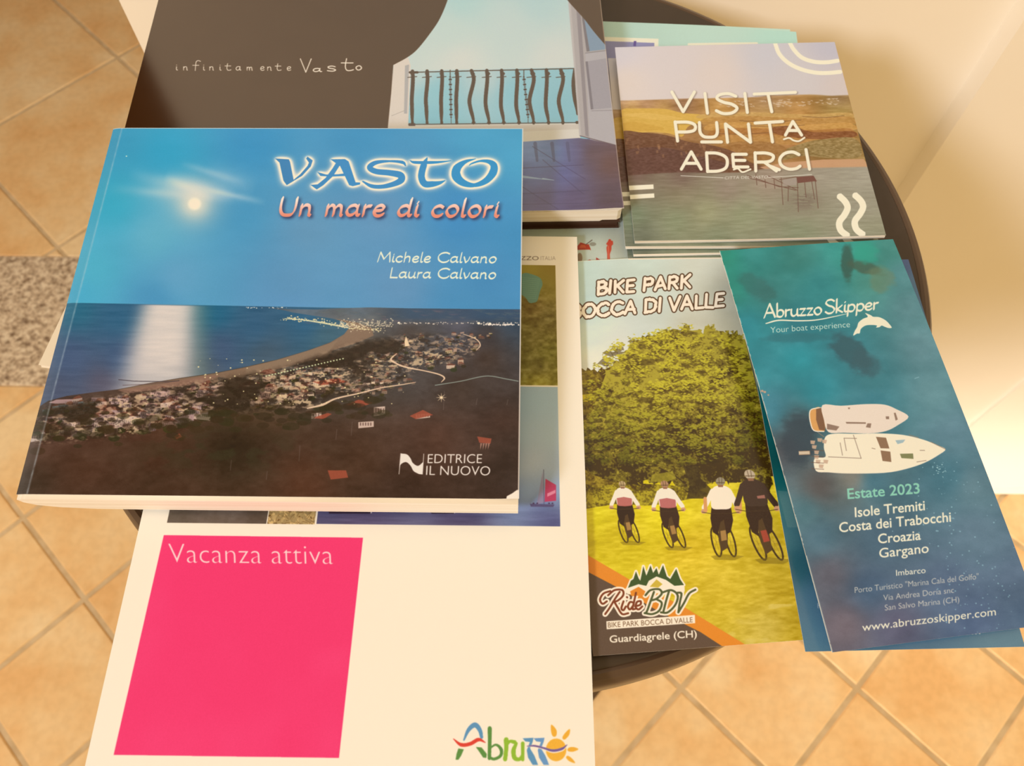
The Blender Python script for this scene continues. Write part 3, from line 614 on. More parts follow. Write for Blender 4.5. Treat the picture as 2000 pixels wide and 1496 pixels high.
def art_punta():
    cv = Cover(P_PUNTA, *S_PUNTA, 5.4); X, Y = cv.X, cv.Y; rs = np.random.RandomState(9)
    z = lambda x, y: (x / 2.85 + 1150, y / 2.85)
    cv.c[:] = cv.field([(1210, 100, 216, 204, 206), (1320, 100, 220, 204, 196), (1500, 100, 206, 198, 198), (1620, 90, 196, 188, 194), (1220, 160, 228, 208, 192), (1400, 150, 224, 204, 190), (1560, 150, 212, 200, 194), (1640, 170, 214, 196, 186)])
    n = fbm(cv.Hh, cv.W, 18, 5, 4, 3.2); n2 = fbm(cv.Hh, cv.W, 60, 4, 14, 3); n3 = fbm(cv.Hh, cv.W, 5, 3, 24, 3.5)
    ter = cv.field([(1215, 203, 186, 144, 112), (1260, 206, 176, 130, 98), (1330, 206, 158, 116, 88), (1500, 202, 168, 130, 100), (1640, 196, 150, 116, 82), (1230, 222, 218, 172, 84), (1300, 232, 216, 170, 78), (1240, 248, 212, 164, 70), (1400, 224, 206, 156, 84), (1500, 217, 200, 158, 86), (1640, 222, 176, 150, 74),
        (1420, 250, 200, 142, 72), (1560, 240, 206, 148, 72), (1640, 245, 190, 142, 64), (1240, 275, 124, 80, 50), (1330, 268, 168, 116, 60), (1450, 280, 182, 120, 58), (1560, 265, 156, 94, 48), (1650, 262, 146, 104, 50), (1230, 310, 106, 66, 46), (1330, 300, 108, 70, 52), (1450, 305, 130, 92, 50), (1600, 285, 146, 116, 70), (1660, 295, 152, 120, 66), (1260, 335, 104, 72, 66), (1360, 330, 114, 84, 70)])
    ter = ter + ((n - .5) * .26)[..., None] + ((n3 - .5) * .08)[..., None]
    hz = 197 - (X - 1200) * .028 + (n2 - .5) * 12 * sstep(1250, 1500, X)
    cv.full(sstep(-1.5, 1.5, Y - hz), ter)
    for k in range(60):
        x = rs.uniform(1400, 1640); y = 196 - (x - 1200) * .02 + rs.uniform(4, 18); cv.poly([(x, y), (x + rs.uniform(3, 12), y - .5), (x + 6, y + 2.5)], (222, 196, 170), .6)
    fine = fbm(cv.Hh, cv.W, 4, 3, 64, 2.2)
    def patch(L, col, a=1.0, nz=.14):
        sl, M = cv.cover([np.array([z(*q) for q in spline(L, 6, True)])])
        if sl: cv.paint(sl, M, np.clip(np.array(col) / 255. + ((fine - .5) * nz)[..., None], 0, 1), a)
    patch([(180, 618), (260, 604), (420, 606), (520, 628), (640, 640), (700, 668), (560, 700), (520, 760), (440, 742), (330, 735), (180, 742)], (218, 172, 78), 1, .06)
    patch([(180, 640), (300, 628), (420, 640), (520, 660), (400, 668), (250, 650)], (228, 184, 96), .6, .04); patch([(180, 690), (260, 680), (420, 715), (330, 728), (180, 725)], (206, 156, 62), .6, .04)
    for k, (y0, y1, c) in enumerate(((628, 655, (206, 162, 92)), (650, 690, (190, 138, 70)), (684, 722, (208, 154, 80)), (716, 762, (176, 116, 56)), (752, 800, (190, 138, 72)))):
        patch([(640 + k * 20, y0 + 6), (900, y0 - 4), (1200, y0 + 8), (1420, y0 - 2), (1470, y0 + 8), (1480, y1), (1200, y1 + 8), (900, y1 - 2), (620 + k * 20, y1 + 4)], c, .8, .16)
    patch([(1000, 720), (1120, 700), (1250, 735), (1460, 730), (1480, 762), (1300, 775), (1100, 760)], (132, 76, 40), .85, .2)
    patch([(1180, 800), (1300, 775), (1480, 770), (1510, 870), (1350, 880), (1200, 868), (1080, 890), (1060, 850)], (150, 124, 74), .9, .3)
    patch([(780, 800), (1000, 790), (1100, 830), (1060, 890), (900, 900)], (160, 112, 60), .7, .2)
    patch([(170, 748), (300, 738), (430, 752), (560, 790), (700, 812), (820, 850), (900, 905), (1000, 940), (700, 985), (200, 985)], (112, 72, 50), .9, .16)
    patch([(170, 850), (400, 820), (620, 870), (800, 930), (500, 975), (170, 980)], (98, 64, 56), .7, .12)
    for k in range(26):
        x = rs.uniform(200, 760); y = 765 + rs.uniform(0, 90) + (x - 200) * .07; cv.poly([z(x, y), z(x + rs.uniform(8, 22), y - 3), z(x + 14, y + rs.uniform(10, 30)), z(x + 2, y + 16)], (166, 118, 80), .45)
    for x0, x1, y in ((840, 1180, 672), (1190, 1420, 648), (700, 1000, 742), (880, 1200, 700)): cv.polys(brush([z(*q) for q in spline([(x0, y), ((x0 + x1) / 2, y + 6), (x1, y - 4)], 6)], 1.4), (112, 74, 44), .6)
    # beach and sea
    cv.poly([z(x, y) for x, y in ((950, 930), (1100, 905), (1300, 888), (1530, 885), (1560, 935), (1240, 945), (1000, 950))], (206, 156, 116), .9)
    sea = cv.field([(1240, 345, 118, 88, 78), (1330, 350, 124, 98, 86), (1240, 370, 142, 128, 102), (1330, 380, 148, 136, 106), (1420, 370, 150, 130, 112), (1500, 350, 164, 142, 122), (1600, 335, 162, 150, 130), (1690, 335, 168, 158, 138), (1380, 415, 160, 156, 116), (1240, 420, 124, 136, 104), (1320, 430, 140, 146, 110), (1450, 420, 150, 152, 116), (1560, 400, 150, 140, 116), (1690, 400, 160, 152, 130), (1250, 460, 108, 110, 88), (1400, 460, 130, 134, 102), (1560, 450, 138, 142, 110), (1700, 450, 148, 144, 116)])
    w = fbm(cv.Hh, cv.W, 5, 3, 44, 7)
    shore = 341 - (X - 1220) * .02 + sstep(1440, 1500, X) * (-6) + (n2 - .5) * 10 * sstep(1420, 1300, X)
    cv.full(sstep(-1.5, 2, Y - shore), sea + ((w - .5) * .10)[..., None] + ((n2 - .5) * .05)[..., None])
    # fishing pier on stilts
    cv.polys(sum([brush([z(a, b), z(c, d)], 1.3) for a, b, c, d in ((880, 975, 1060, 1040), (890, 990, 1150, 1060), (1060, 1040, 1165, 1045), (1000, 980, 1160, 1060), (1060, 1000, 1150, 985), (1150, 985, 1265, 1010), (1070, 990, 1080, 1140), (1110, 1040, 1108, 1120), (1160, 985, 1165, 1180), (1200, 1010, 1208, 1100), (1240, 1010, 1255, 1110), (1260, 1010, 1275, 1160), (930, 970, 935, 1030), (980, 1000, 985, 1045), (1030, 1000, 1035, 1050))], []), (110, 72, 58), .9)
    cv.poly([z(x, y) for x, y in ((1155, 985), (1250, 978), (1268, 1008), (1160, 1020))], (118, 74, 62)); cv.poly([z(x, y) for x, y in ((1080, 1000), (1155, 990), (1155, 1030), (1080, 1035))], (168, 150, 136), .8)
    cv.full(np.exp(-((X - 1570) / 30) ** 2 - ((Y - 392) / 22) ** 2) * (w > .45), (100, 76, 66), .45)
    # title
    wh = (248, 238, 220); st = 17.5 / 2.85
    T = []
    def put(ch, x0, x1, yt, yb, sh=18, wdt=st, nb=0):
        adv, L = strokes(ch); P0 = np.vstack(L); a, b = P0[:, 0].min(), P0[:, 0].max(); b = max(b, a + 1)
        for P in L:
            u_ = (P[:, 0] - a) / (b - a) * (x1 - x0) + x0; v_ = P[:, 1] / 100.; f = (1 - v_)
            T.extend(brush([z(xx + sh * ff, yb + (yt - yb) * vv) for xx, vv, ff in zip(u_, v_, f)], wdt))
    for a in (('V', 462, 588, 512, 622, 0), ('I', 646, 647, 520, 630, 14), ('S', 706, 822, 520, 632, 4), ('I', 868, 869, 520, 626, 14), ('P', 480, 590, 678, 785, 14), ('N', 760, 888, 690, 792, 12), ('A', 1090, 1180, 676, 752, 4), ('A', 515, 625, 845, 942, 0), ('D', 655, 768, 850, 955, 6), ('R', 925, 1040, 850, 952, 4), ('C', 1060, 1172, 845, 942, 4), ('I', 1208, 1209, 832, 942, 20), ('U', 614, 712, 682, 764, 6), ('E', 800, 880, 858, 930, 6)): put(*a)
    for L in ([(920, 524), (1150, 514)], [(998, 530), (1018, 622)], [(925, 685), (1078, 676)], [(1005, 688), (1022, 790)], [(628, 790), (738, 790)], [(1010, 925), (1060, 945)]): T.extend(brush([z(*p) for p in L], st))
    for L in ([(1085, 775), (1115, 768), (1140, 782), (1170, 785), (1200, 766)], [(806, 944), (830, 938), (855, 958), (900, 942)]): T.extend(brush([z(*p) for p in spline(L, 6)], 3.4))
    sl, M = cv.cover(T); tm = np.zeros((cv.Hh, cv.W)); tm[sl] = M
    cv.full(np.roll(blur(tm, 2), (2, 2), (0, 1)), (90, 66, 50), .6); cv.full(tm, wh)
    cv.polys(brush([z(512, 978), z(748, 990)], 1.1) + brush([z(1000, 988), z(1240, 972)], 1.1), wh, .8)
    word(cv, 'CITTÀ DEL VASTO', z(755, 998), z(996, 992), (.6, -5.4), wh, 0, .75)
    # round, bar and wave marks
    cv.polys(brush([z(*p) for p in spline([(1036, 240), (1060, 300), (1110, 350), (1180, 385), (1260, 404), (1330, 406), (1400, 400)], 6)], 7.8), wh)
    cv.polys(brush([z(*p) for p in spline([(1118, 236), (1140, 275), (1185, 320), (1250, 343), (1320, 347), (1385, 338)], 6)], 7.8), wh)
    cv.polys(brush([z(215, 1048), z(360, 1040)], 9, False) + brush([z(218, 1100), z(364, 1090)], 8.6, False), wh)
    for dx in (0, 86): cv.polys(brush([z(x + dx, y - dx * .06) for x, y in spline([(1390, 1090), (1425, 1125), (1438, 1160), (1420, 1200), (1392, 1240), (1400, 1285), (1440, 1318)], 6)], 12.5, False), wh)
    return cv

def foliage(cv, mask, seed, dark, mid, light, cell=14, lit=None):
    n = fbm(cv.Hh, cv.W, cell, 4, seed, 1.3, .62); n2 = fbm(cv.Hh, cv.W, cell * 3.4, 3, seed + 1, 1.2); n3 = fbm(cv.Hh, cv.W, cell * .35, 2, seed + 2)
    v = n * .55 + n2 * .5 + (n3 - .5) * .38
    if lit is not None: v = v + lit
    a = sstep(.36, .52, v)[..., None]; b = sstep(.52, .72, v)[..., None]
    col = (np.array(dark) * (1 - a) + np.array(mid) * a); col = (col * (1 - b) + np.array(light) * b) / 255
    cv.full(mask, col)

def art_bike():
    cv = Cover(P_BIKE, *S_BIKE, 5.4); X, Y = cv.X, cv.Y; rs = np.random.RandomState(5)
    a = lambda x, y: (x / 4.156 + 1100, y / 4.156 + 460)
    b = lambda x, y: (x / 2.992 + 1100, y / 2.992 + 800)
    n = fbm(cv.Hh, cv.W, 60, 5, 3, 2.4)
    cv.c[:] = cv.field([(1140, 530, 196, 210, 192), (1250, 520, 206, 214, 194), (1380, 510, 212, 208, 184), (1150, 600, 192, 208, 194), (1280, 590, 204, 208, 190), (1420, 560, 186, 178, 152), (1440, 640, 190, 180, 150), (1150, 660, 208, 212, 196), (1250, 650, 206, 208, 192), (1350, 640, 206, 198, 172), (1160, 700, 232, 222, 200), (1220, 680, 222, 214, 194)])
    cv.c += ((n - .5) * .10)[..., None]
    # meadow
    fld = cv.field([(1150, 930, 206, 186, 30), (1150, 1000, 220, 198, 28), (1300, 1000, 226, 202, 26), (1450, 990, 216, 192, 36), (1200, 1060, 212, 184, 32), (1350, 1080, 220, 184, 40), (1500, 1080, 196, 164, 36), (1400, 1150, 216, 182, 50), (1550, 1160, 190, 156, 30), (1500, 1230, 204, 174, 70), (1560, 1250, 184, 150, 30)])
    g = fbm(cv.Hh, cv.W, 6, 3, 12, 3.0); g2 = fbm(cv.Hh, cv.W, 30, 3, 13, 2.5)
    cv.full(sstep(-1, 2, Y - 925), fld + ((g - .5) * .16)[..., None] + ((g2 - .5) * .12)[..., None])
    cv.full(sstep(.66, .78, g2) * (Y > 1180), (226, 198, 110), .5)
    # bushes, left strip
    sl, M = cv.cover([[b(x, y) for x, y in spline([(60, 480), (170, 420), (260, 430), (420, 430), (700, 450), (820, 480), (830, 500), (700, 530), (500, 560), (330, 550), (220, 565), (60, 580)], 5, True)]]); k = np.zeros((cv.Hh, cv.W)); k[sl] = M
    foliage(cv, k, 51, (78, 56, 18), (118, 98, 22), (176, 154, 36), 10)
    edge = lambda L: [(x + rs.randn() * 3.2, y + rs.randn() * 3.2) for x, y in spline(L, 10)]
    bush = edge([a(-60, 1120), a(60, 1085), a(200, 1078), a(300, 1080), a(420, 1090), a(500, 1400), a(480, 2000), a(-60, 2000)])
    sl, M = cv.cover([bush]); k = np.zeros((cv.Hh, cv.W)); k[sl] = M
    foliage(cv, k, 61, (84, 60, 20), (124, 100, 28), (164, 138, 40), 13)
    cv.poly([a(150, 1292), a(330, 1283), a(345, 1310), a(260, 1345), a(150, 1350)], (214, 186, 30))
    # the tree
    crown = edge([a(330, 1130), a(400, 1050), a(470, 985), a(530, 910), a(590, 855), a(680, 820), a(790, 780), a(850, 770), a(950, 765), a(975, 715), a(1020, 745), a(1130, 770), a(1190, 725), a(1230, 775), a(1330, 790), a(1420, 790), a(1480, 860), a(1560, 1000), a(1640, 1300), a(1800, 1700), b(1230, 350), b(1210, 480), b(1100, 500), b(1050, 440), b(900, 420), b(760, 480), b(640, 440), b(500, 420), b(420, 440), b(300, 420), b(180, 380), b(100, 300), b(60, 150), a(200, 1450)])
    sl, M = cv.cover([crown]); k = np.zeros((cv.Hh, cv.W)); k[sl] = M
    lit = np.clip((880 - Y) / 900, -.2, .16) - np.clip((X - 1440) / 600, 0, .2) - .16 * np.exp(-((X - 1400) / 130) ** 2 - ((Y - 880) / 60) ** 2)
    foliage(cv, k, 71, (66, 48, 20), (116, 98, 30), (172, 152, 48), 13, lit)
    cl = []
    while len(cl) < 430:
        x = rs.uniform(1135, 1520); y = rs.uniform(640, 905)
        if (x - 1325) ** 2 / 185 ** 2 + (y - 790) ** 2 / 152 ** 2 < 1 or (x < 1250 and y > 730 and y < 930): cl.append((x, y))
    cl.sort(key=lambda q: q[1])
    for x, y in cl:       # tufts: dark hollow below, sunlit leaves on top
        r = rs.uniform(7, 15); sh = np.clip(1.12 - max(0, y - 760) / 330 - max(0, x - 1420) / 190 - (x < 1235 and y > 740) * .12, .5, 1.1)
        cv.polys([np.array([(x + rs.uniform(-1, 1) * r, y + r * .45 + rs.uniform(-.3, .35) * r) + np.array([math.cos(t) * r * .5, math.sin(t) * r * .3]) for t in (0, 1.5, 3, 4.6)]) for _ in range(3)], np.array([74, 56, 22]) * max(sh, .8), .62)
        for q, cc in ((7, (134, 118, 30)), (9, (182, 166, 44))):
            L = []
            for _ in range(q):
                lx = x + rs.normal() * r * .55; ly = y - (q > 8) * r * .25 + rs.normal() * r * .3; l_ = rs.uniform(2.0, 4.2); t = rs.uniform(-.7, .7)
                L.append(np.array([(lx - l_, ly + t * l_ * .6), (lx - l_ * .1, ly - l_ * .5), (lx + l_, ly - t * l_ * .6), (lx + l_ * .1, ly + l_ * .45)]))
            cv.polys(L, np.clip(np.array(cc) * sh, 0, 255), .85)
    cv.poly([b(700, 330), b(790, 320), b(800, 400), b(860, 460), b(900, 520), b(720, 520), b(740, 440)], (62, 46, 24), .8)
    cv.polys(brush([b(*p) for p in spline([(560, 340), (620, 370), (670, 400), (720, 440)], 5)], 2.5) + brush([b(620, 370), b(640, 345)], 1.6) + brush([b(420, 378), b(445, 420)], 1.6), (66, 48, 26), .9)
    cv.poly([b(520, 380), b(640, 360), b(660, 400), b(600, 425), b(510, 420)], (160, 144, 40), .7)
    # riders seen from behind
    def rider(cx, hy, s_, top, low, jersey, helm, lean=0.0, red=False):
        p = lambda x, y: b(cx + x * s_ + (y) * lean * s_, hy + y * s_)
        for wx, tilt in ((-30, 14), (42, 16)):     # wheels
            W_ = [p(wx + 26 * math.cos(t) * .8 + tilt * math.sin(t), 300 + 74 * math.sin(t)) for t in np.linspace(0, 6.3, 22)]
            cv.polys(brush(W_, 2.2 * s_ + .6), (60, 42, 22), .95)
            for t in range(5):
                a_ = t * 1.26; cv.polys(brush([p(wx, 300), p(wx + 20 * math.cos(a_) + tilt * math.sin(a_), 300 + 70 * math.sin(a_))], .8), (120, 92, 40), .5)
        cv.poly([p(-60, 372), p(0, 362), p(110, 372), p(60, 392), p(-40, 390)], (120, 96, 20), .5)
        cv.poly([p(-14, 200), p(14, 190), p(30, 250), p(26, 330), p(-6, 350), p(-18, 290)], (84, 60, 34))
        cv.poly([p(-8, 245), p(20, 240), p(24, 290), p(-4, 296)], (176, 130, 70) if not red else (176, 70, 50), .9)
        cv.poly([p(-48, 120), p(48, 118), p(58, 190), p(44, 250), p(22, 262), p(12, 190), p(-6, 200), p(-22, 268), p(-46, 250), p(-56, 180)], low)
        cv.poly([p(*q) for q in spline([(-20, 18), (22, 18), (52, 40), (56, 90), (46, 130), (0, 136), (-46, 130), (-50, 80), (-44, 36)], 4, True)], top)
        if jersey: cv.poly([p(-46, 86), p(0, 78), p(52, 88), p(46, 134), p(0, 140), p(-46, 134)], jersey, .85)
        for sx in (-1, 1):
            arm = [p(sx * 42, 44), p(sx * 66, 92), p(sx * 86, 128)]; cv.polys(brush(spline(arm, 5), 8.5 * s_), top)
            cv.dots([p(sx * 88, 146)], [4.5 * s_ + 1], (206, 150, 110))
        cv.polys(brush([p(-96, 150), p(-50, 158), p(50, 156), p(90, 150)], 1.5), (70, 50, 30), .8)
        cv.poly([p(*q) for q in circ(0, -4, 24, 22, 16)], helm); cv.polys(brush([p(-20, 2), p(20, 2)], 1.6) + brush([p(-8, -22), p(-6, 6)], 1.2) + brush([p(8, -22), p(6, 6)], 1.2), (90, 66, 40), .8)
        cv.poly([p(-14, 12), p(14, 12), p(12, 24), p(-12, 24)], (150, 104, 74))
    rider(345, 440, .90, (240, 222, 214), (54, 36, 24), (176, 84, 72), (190, 160, 110), .12)
    rider(592, 440, .98, (240, 222, 214), (62, 40, 28), (176, 84, 76), (176, 130, 96), .16)
    rider(918, 425, 1.16, (246, 232, 218), (60, 38, 26), None, (150, 136, 110), .03)
    for x in (828, 1030): cv.polys(brush([b(x, 520), b(x + 4, 590)], 7), (216, 150, 90))
    rider(1090, 385, 1.32, (70, 50, 38), (58, 38, 26), None, (196, 172, 140), .22, True)
    cv.poly([b(1130, 505), b(1175, 498), b(1180, 518), b(1135, 520)], (190, 120, 100), .8)
    # orange band and dark corner
    cv.poly([b(100, 825), b(400, 1000), b(700, 1150), b(1085, 1388), b(1200, 1500), b(0, 1500), b(0, 780)], (226, 134, 44))
    cv.poly([b(100, 925), b(300, 1030), b(560, 1180), b(800, 1300), b(945, 1395), b(1000, 1500), b(0, 1500), b(0, 880)], (98, 76, 60))
    # round pine badge and brush words
    out = []
    pines = [b(*q) for q in [(378, 1042), (395, 1000), (410, 990), (425, 945), (440, 985), (450, 1000), (468, 915), (485, 970), (490, 960), (510, 910), (525, 955), (545, 925), (558, 965), (583, 908), (605, 975), (625, 990), (660, 930), (682, 990), (705, 1025), (650, 1030), (600, 995), (545, 975), (500, 1000), (485, 1030), (440, 1020)]]
    mt_ = [b(*q) for q in [(370, 1052), (440, 1022), (480, 1035), (545, 985), (640, 1035), (700, 1040), (700, 1060), (380, 1070)]]
    ride = [(p0, w) for p0, w in []]
    script = []
    def ws(pts, w): script.extend(brush([b(*q) for q in spline(pts, 6)], w))
    rd = [[(275, 1060), (235, 1075), (215, 1110), (230, 1135), (255, 1120)], [(330, 1065), (300, 1110), (270, 1160), (245, 1195)], [(262, 1085), (300, 1055), (345, 1055), (350, 1085), (320, 1115), (290, 1125)], [(300, 1125), (320, 1160), (345, 1195), (380, 1190)],
          [(352, 1120), (340, 1160), (352, 1172), (366, 1150)], [(372, 1095), (374, 1098)], [(412, 1128), (390, 1125), (378, 1150), (390, 1168), (412, 1140)], [(425, 1070), (412, 1130), (405, 1165), (420, 1165)], [(420, 1150), (450, 1140), (452, 1120), (430, 1125), (424, 1155), (440, 1168), (462, 1150)]]
    bd = [[(530, 1065), (510, 1120), (488, 1180), (475, 1190)], [(480, 1085), (510, 1055), (560, 1050), (575, 1075), (545, 1105), (515, 1115)], [(545, 1108), (575, 1130), (560, 1175), (520, 1195), (480, 1190)],
          [(618, 1060), (600, 1120), (585, 1180)], [(575, 1070), (630, 1055), (668, 1085), (655, 1140), (610, 1185), (570, 1185)], [(665, 1070), (690, 1075), (680, 1130), (672, 1185)], [(672, 1185), (705, 1130), (735, 1075), (772, 1052)]]
    outl = []
    for P in rd + bd: outl += brush([b(*q) for q in spline(P, 6)], 11)
    outl += brush(pines + pines[:1], 6) + [np.array(pines)] + brush(mt_ + mt_[:1], 6) + [np.array(mt_)]
    cv.polys(outl, (250, 234, 206))
    cv.poly(mt_, (250, 234, 206)); cv.poly([b(390, 1062), b(440, 1035), b(480, 1062), b(470, 1085), b(400, 1090)], (226, 134, 44)); cv.poly([b(505, 1035), b(545, 992), b(580, 1020), b(555, 1040)], (206, 172, 60))
    cv.poly(pines, (66, 84, 44))
    L = sum([brush([b(*q) for q in spline(P, 6)], 3.8) for P in rd], []); cv.polys(L, (126, 62, 38))
    L = sum([brush([b(*q) for q in spline(P, 6)], 4.0) for P in bd], []); cv.polys(L, (84, 88, 52))
    cv.polys([np.array([b(252, 1237), b(768, 1200), b(770, 1248), b(254, 1284)])], (250, 234, 206))
    word(cv, 'BIKE PARK BOCCA DI VALLE', b(262, 1274), b(756, 1243), (-.5, -10), (120, 84, 56), 0)
    word(cv, 'Guardiagrele (CH)', b(272, 1362), b(780, 1330), (-.6, -13.5), (250, 236, 208), .012)
    # title in rough marker letters
    L = []
    for P in skel('BIKE PARK', a(272, 478), a(1028, 420), (1.5, -24), 10) + skel('BOCCA DI VALLE', a(60, 672), a(1300, 572), (1.5, -25), 9): L.append(P + rs.randn(*P.shape) * .55)
    cv.polys(sum([brush(P, 10.5) for P in L], []), (84, 54, 32)); cv.polys(sum([brush(P, 5.8) for P in L], []), (252, 238, 212))
    cv.full(((cv.v < .3)).astype(float), (240, 226, 200), .6)
    return cv

def art_skip(pose, size, second=False):
    cv = Cover(pose, *size, 5.4); X, Y = cv.X, cv.Y; rs = np.random.RandomState(6)
    pw = P_SKIP
    n = fbm(cv.Hh, cv.W, 70, 5, 5, 1.4); n2 = fbm(cv.Hh, cv.W, 18, 4, 15, 1.6)
    c_ = lambda x, y: (x / 3.325 + 1400, y / 3.325 + 460)
    d_ = lambda x, y: (x / 3.74 + 1480, y / 3.74 + 900)
    cv.c[:] = cv.field([(1410, 500, 30, 146, 124), (1430, 560, 34, 140, 124), (1480, 500, 44, 138, 132), (1560, 500, 52, 132, 124), (1640, 480, 44, 148, 140), (1680, 490, 40, 158, 138), (1740, 480, 64, 140, 132), (1500, 570, 52, 128, 124), (1600, 560, 40, 134, 136), (1700, 540, 66, 136, 124), (1760, 540, 84, 142, 146),
        (1460, 640, 32, 134, 144), (1560, 640, 42, 124, 134), (1640, 680, 44, 122, 132), (1780, 600, 92, 140, 146), (1800, 680, 100, 144, 152), (1480, 720, 46, 138, 148), (1560, 700, 34, 144, 154), (1600, 760, 36, 136, 148), (1700, 750, 60, 126, 134), (1820, 760, 96, 142, 150), (1500, 800, 58, 126, 142), (1560, 830, 68, 92, 98), (1530, 880, 76, 80, 86), (1700, 780, 56, 126, 140), (1860, 850, 94, 134, 148),
        (1600, 950, 100, 94, 92), (1665, 932, 134, 128, 116), (1570, 1000, 84, 124, 132), (1700, 940, 60, 110, 126), (1850, 930, 68, 118, 134), (1900, 950, 92, 126, 138), (1600, 1050, 82, 116, 130), (1720, 1050, 78, 106, 124), (1900, 1050, 90, 118, 136), (1620, 1120, 100, 98, 108), (1700, 1150, 78, 102, 126), (1850, 1150, 84, 104, 130), (1980, 1150, 88, 110, 134), (1650, 1220, 110, 98, 106), (1750, 1220, 96, 96, 118), (1900, 1210, 84, 104, 134), (2020, 1200, 88, 112, 138)], 3)
    cv.c += ((n - .5) * .12)[..., None] + ((n2 - .5) * .05)[..., None]
    def blot(x, y, rx, ry, col, al, ang=0):
        ca, sa = math.cos(ang), math.sin(ang); dx = (X - x) * ca + (Y - y) * sa; dy = -(X - x) * sa + (Y - y) * ca
        cv.full(sstep(1.25, .7, np.hypot(dx / rx, dy / ry) + (n2 - .5) * .7), col, al)
    blot(1655, 510, 12, 38, (44, 84, 74), .8); blot(1690, 522, 34, 12, (64, 92, 76), .8, .3); blot(1720, 545, 26, 26, (116, 132, 100), .5); blot(1690, 495, 24, 20, (36, 160, 138), .6)
    blot(1660, 690, 46, 26, (50, 90, 98), .85, .75); blot(1690, 712, 34, 22, (56, 92, 100), .6, .5); blot(1560, 860, 34, 50, (52, 66, 76), .7); blot(1480, 560, 40, 20, (50, 100, 96), .5, .6); blot(1560, 660, 70, 10, (40, 104, 112), .5)
    # foam and sparkles
    P = [(1880 + rs.randn() * 50 + (y - 1050) * .25, y) for y in rs.uniform(900, 1240, 150)]; cv.dots(P, rs.uniform(.5, 1.9, 150), (150, 190, 200), .75)
    P = [(1834 + rs.randn() * 5, y) for y in rs.uniform(905, 935, 24)]; cv.dots(P, rs.uniform(.6, 1.6, 24), (180, 214, 216), .8)
    if not second:
        cv.dots([(1488, 764), (1493, 766), (1500, 772)], [3, 3, 2], (206, 160, 130), .9); cv.polys(brush([(1784, 741), (1792, 738)], 1.2), (160, 200, 206), .7)
        wh = (244, 234, 214)
        def pen2(t, x0, y0, x1, y1, up, w, al=1, wt=0.0): word(cv, t, c_(x0, y0), c_(x1, y1), up, wh, wt, al)
        penned(cv, 'Abruzzo', c_(305, 535), c_(680, 515), (0, -27), wh, 3.6, 55, 0, 1, .5)
        penned(cv, 'Skipper', c_(695, 512), c_(1045, 482), (1, -27), wh, 3.6, 55, 0, 1, .5)
        cv.polys(brush([c_(*q) for q in spline([(318, 572), (400, 552), (520, 556), (640, 552), (760, 530), (850, 510)], 6)], np.interp(np.linspace(0, 1, 31), [0, .1, .7, 1], [2, 2.8, 2.2, .8])), wh)
        word(cv, 'Your boat experience', c_(348, 634), c_(860, 600), (-.5, -11.5), (214, 226, 210), -.006)
        dol = [c_(*q) for q in spline([(880, 655), (890, 625), (905, 600), (915, 570), (945, 545), (975, 532), (958, 508), (995, 522), (1010, 532), (1050, 535), (1090, 555), (1115, 580), (1130, 603), (1110, 606), (1085, 598), (1065, 590), (1050, 600), (1028, 602), (1034, 590), (1000, 586), (960, 590), (930, 612), (922, 640), (905, 642)], 4, True)]
        cv.poly(dol, wh)
        # two moored boats from above
        hw = (240, 218, 196)
        cv.poly([c_(*q) for q in spline([(670, 1125), (620, 1130), (600, 1150), (602, 1200), (620, 1260), (660, 1275), (700, 1260)], 4, True)], (222, 160, 92)); cv.polys(brush([c_(*q) for q in spline([(670, 1122), (615, 1130), (598, 1155), (602, 1210), (625, 1268), (690, 1276)], 5)], 2), (244, 226, 206))
        cv.poly([c_(*q) for q in [(640, 1130), (680, 1120), (700, 1270), (660, 1265), (640, 1200)]], (120, 84, 62), .9)
        cv.poly([c_(*q) for q in spline([(680, 1105), (800, 1110), (960, 1100), (1080, 1104), (1160, 1135), (1236, 1182), (1170, 1235), (1090, 1275), (980, 1290), (820, 1285), (720, 1280), (690, 1200)], 4, True)], hw)
        for q in ([(710, 1225), (790, 1245), (770, 1270), (710, 1262)], [(830, 1215), (960, 1218), (960, 1228), (835, 1226)], [(970, 1225), (995, 1225), (990, 1255), (960, 1250)], [(1088, 1180), (1110, 1180), (1110, 1198), (1090, 1198)], [(1140, 1158), (1152, 1156), (1166, 1200), (1152, 1208)], [(845, 1122), (858, 1122), (856, 1132), (846, 1132)]): cv.poly([c_(*p) for p in q], (134, 104, 86), .85)
        cv.poly([c_(*q) for q in spline([(700, 1310), (760, 1290), (900, 1292), (1050, 1290), (1200, 1300), (1330, 1330), (1420, 1365), (1476, 1392), (1430, 1430), (1340, 1480), (1220, 1520), (1080, 1545), (850, 1548), (720, 1540), (640, 1530), (630, 1450), (700, 1440), (690, 1380)], 4, True)], (250, 234, 212))
        for q in ([(1025, 1312), (1090, 1318), (1112, 1388), (1055, 1386)], [(1055, 1400), (1118, 1408), (1125, 1475), (1068, 1468)]): cv.poly([c_(*p) for p in q], (146, 112, 84))
        cv.poly([c_(*p) for p in [(1180, 1422), (1265, 1420), (1268, 1455), (1190, 1450)]], (132, 132, 88)); cv.poly([c_(*p) for p in [(1150, 1335), (1215, 1330), (1200, 1350), (1165, 1360)]], (130, 166, 176), .7)
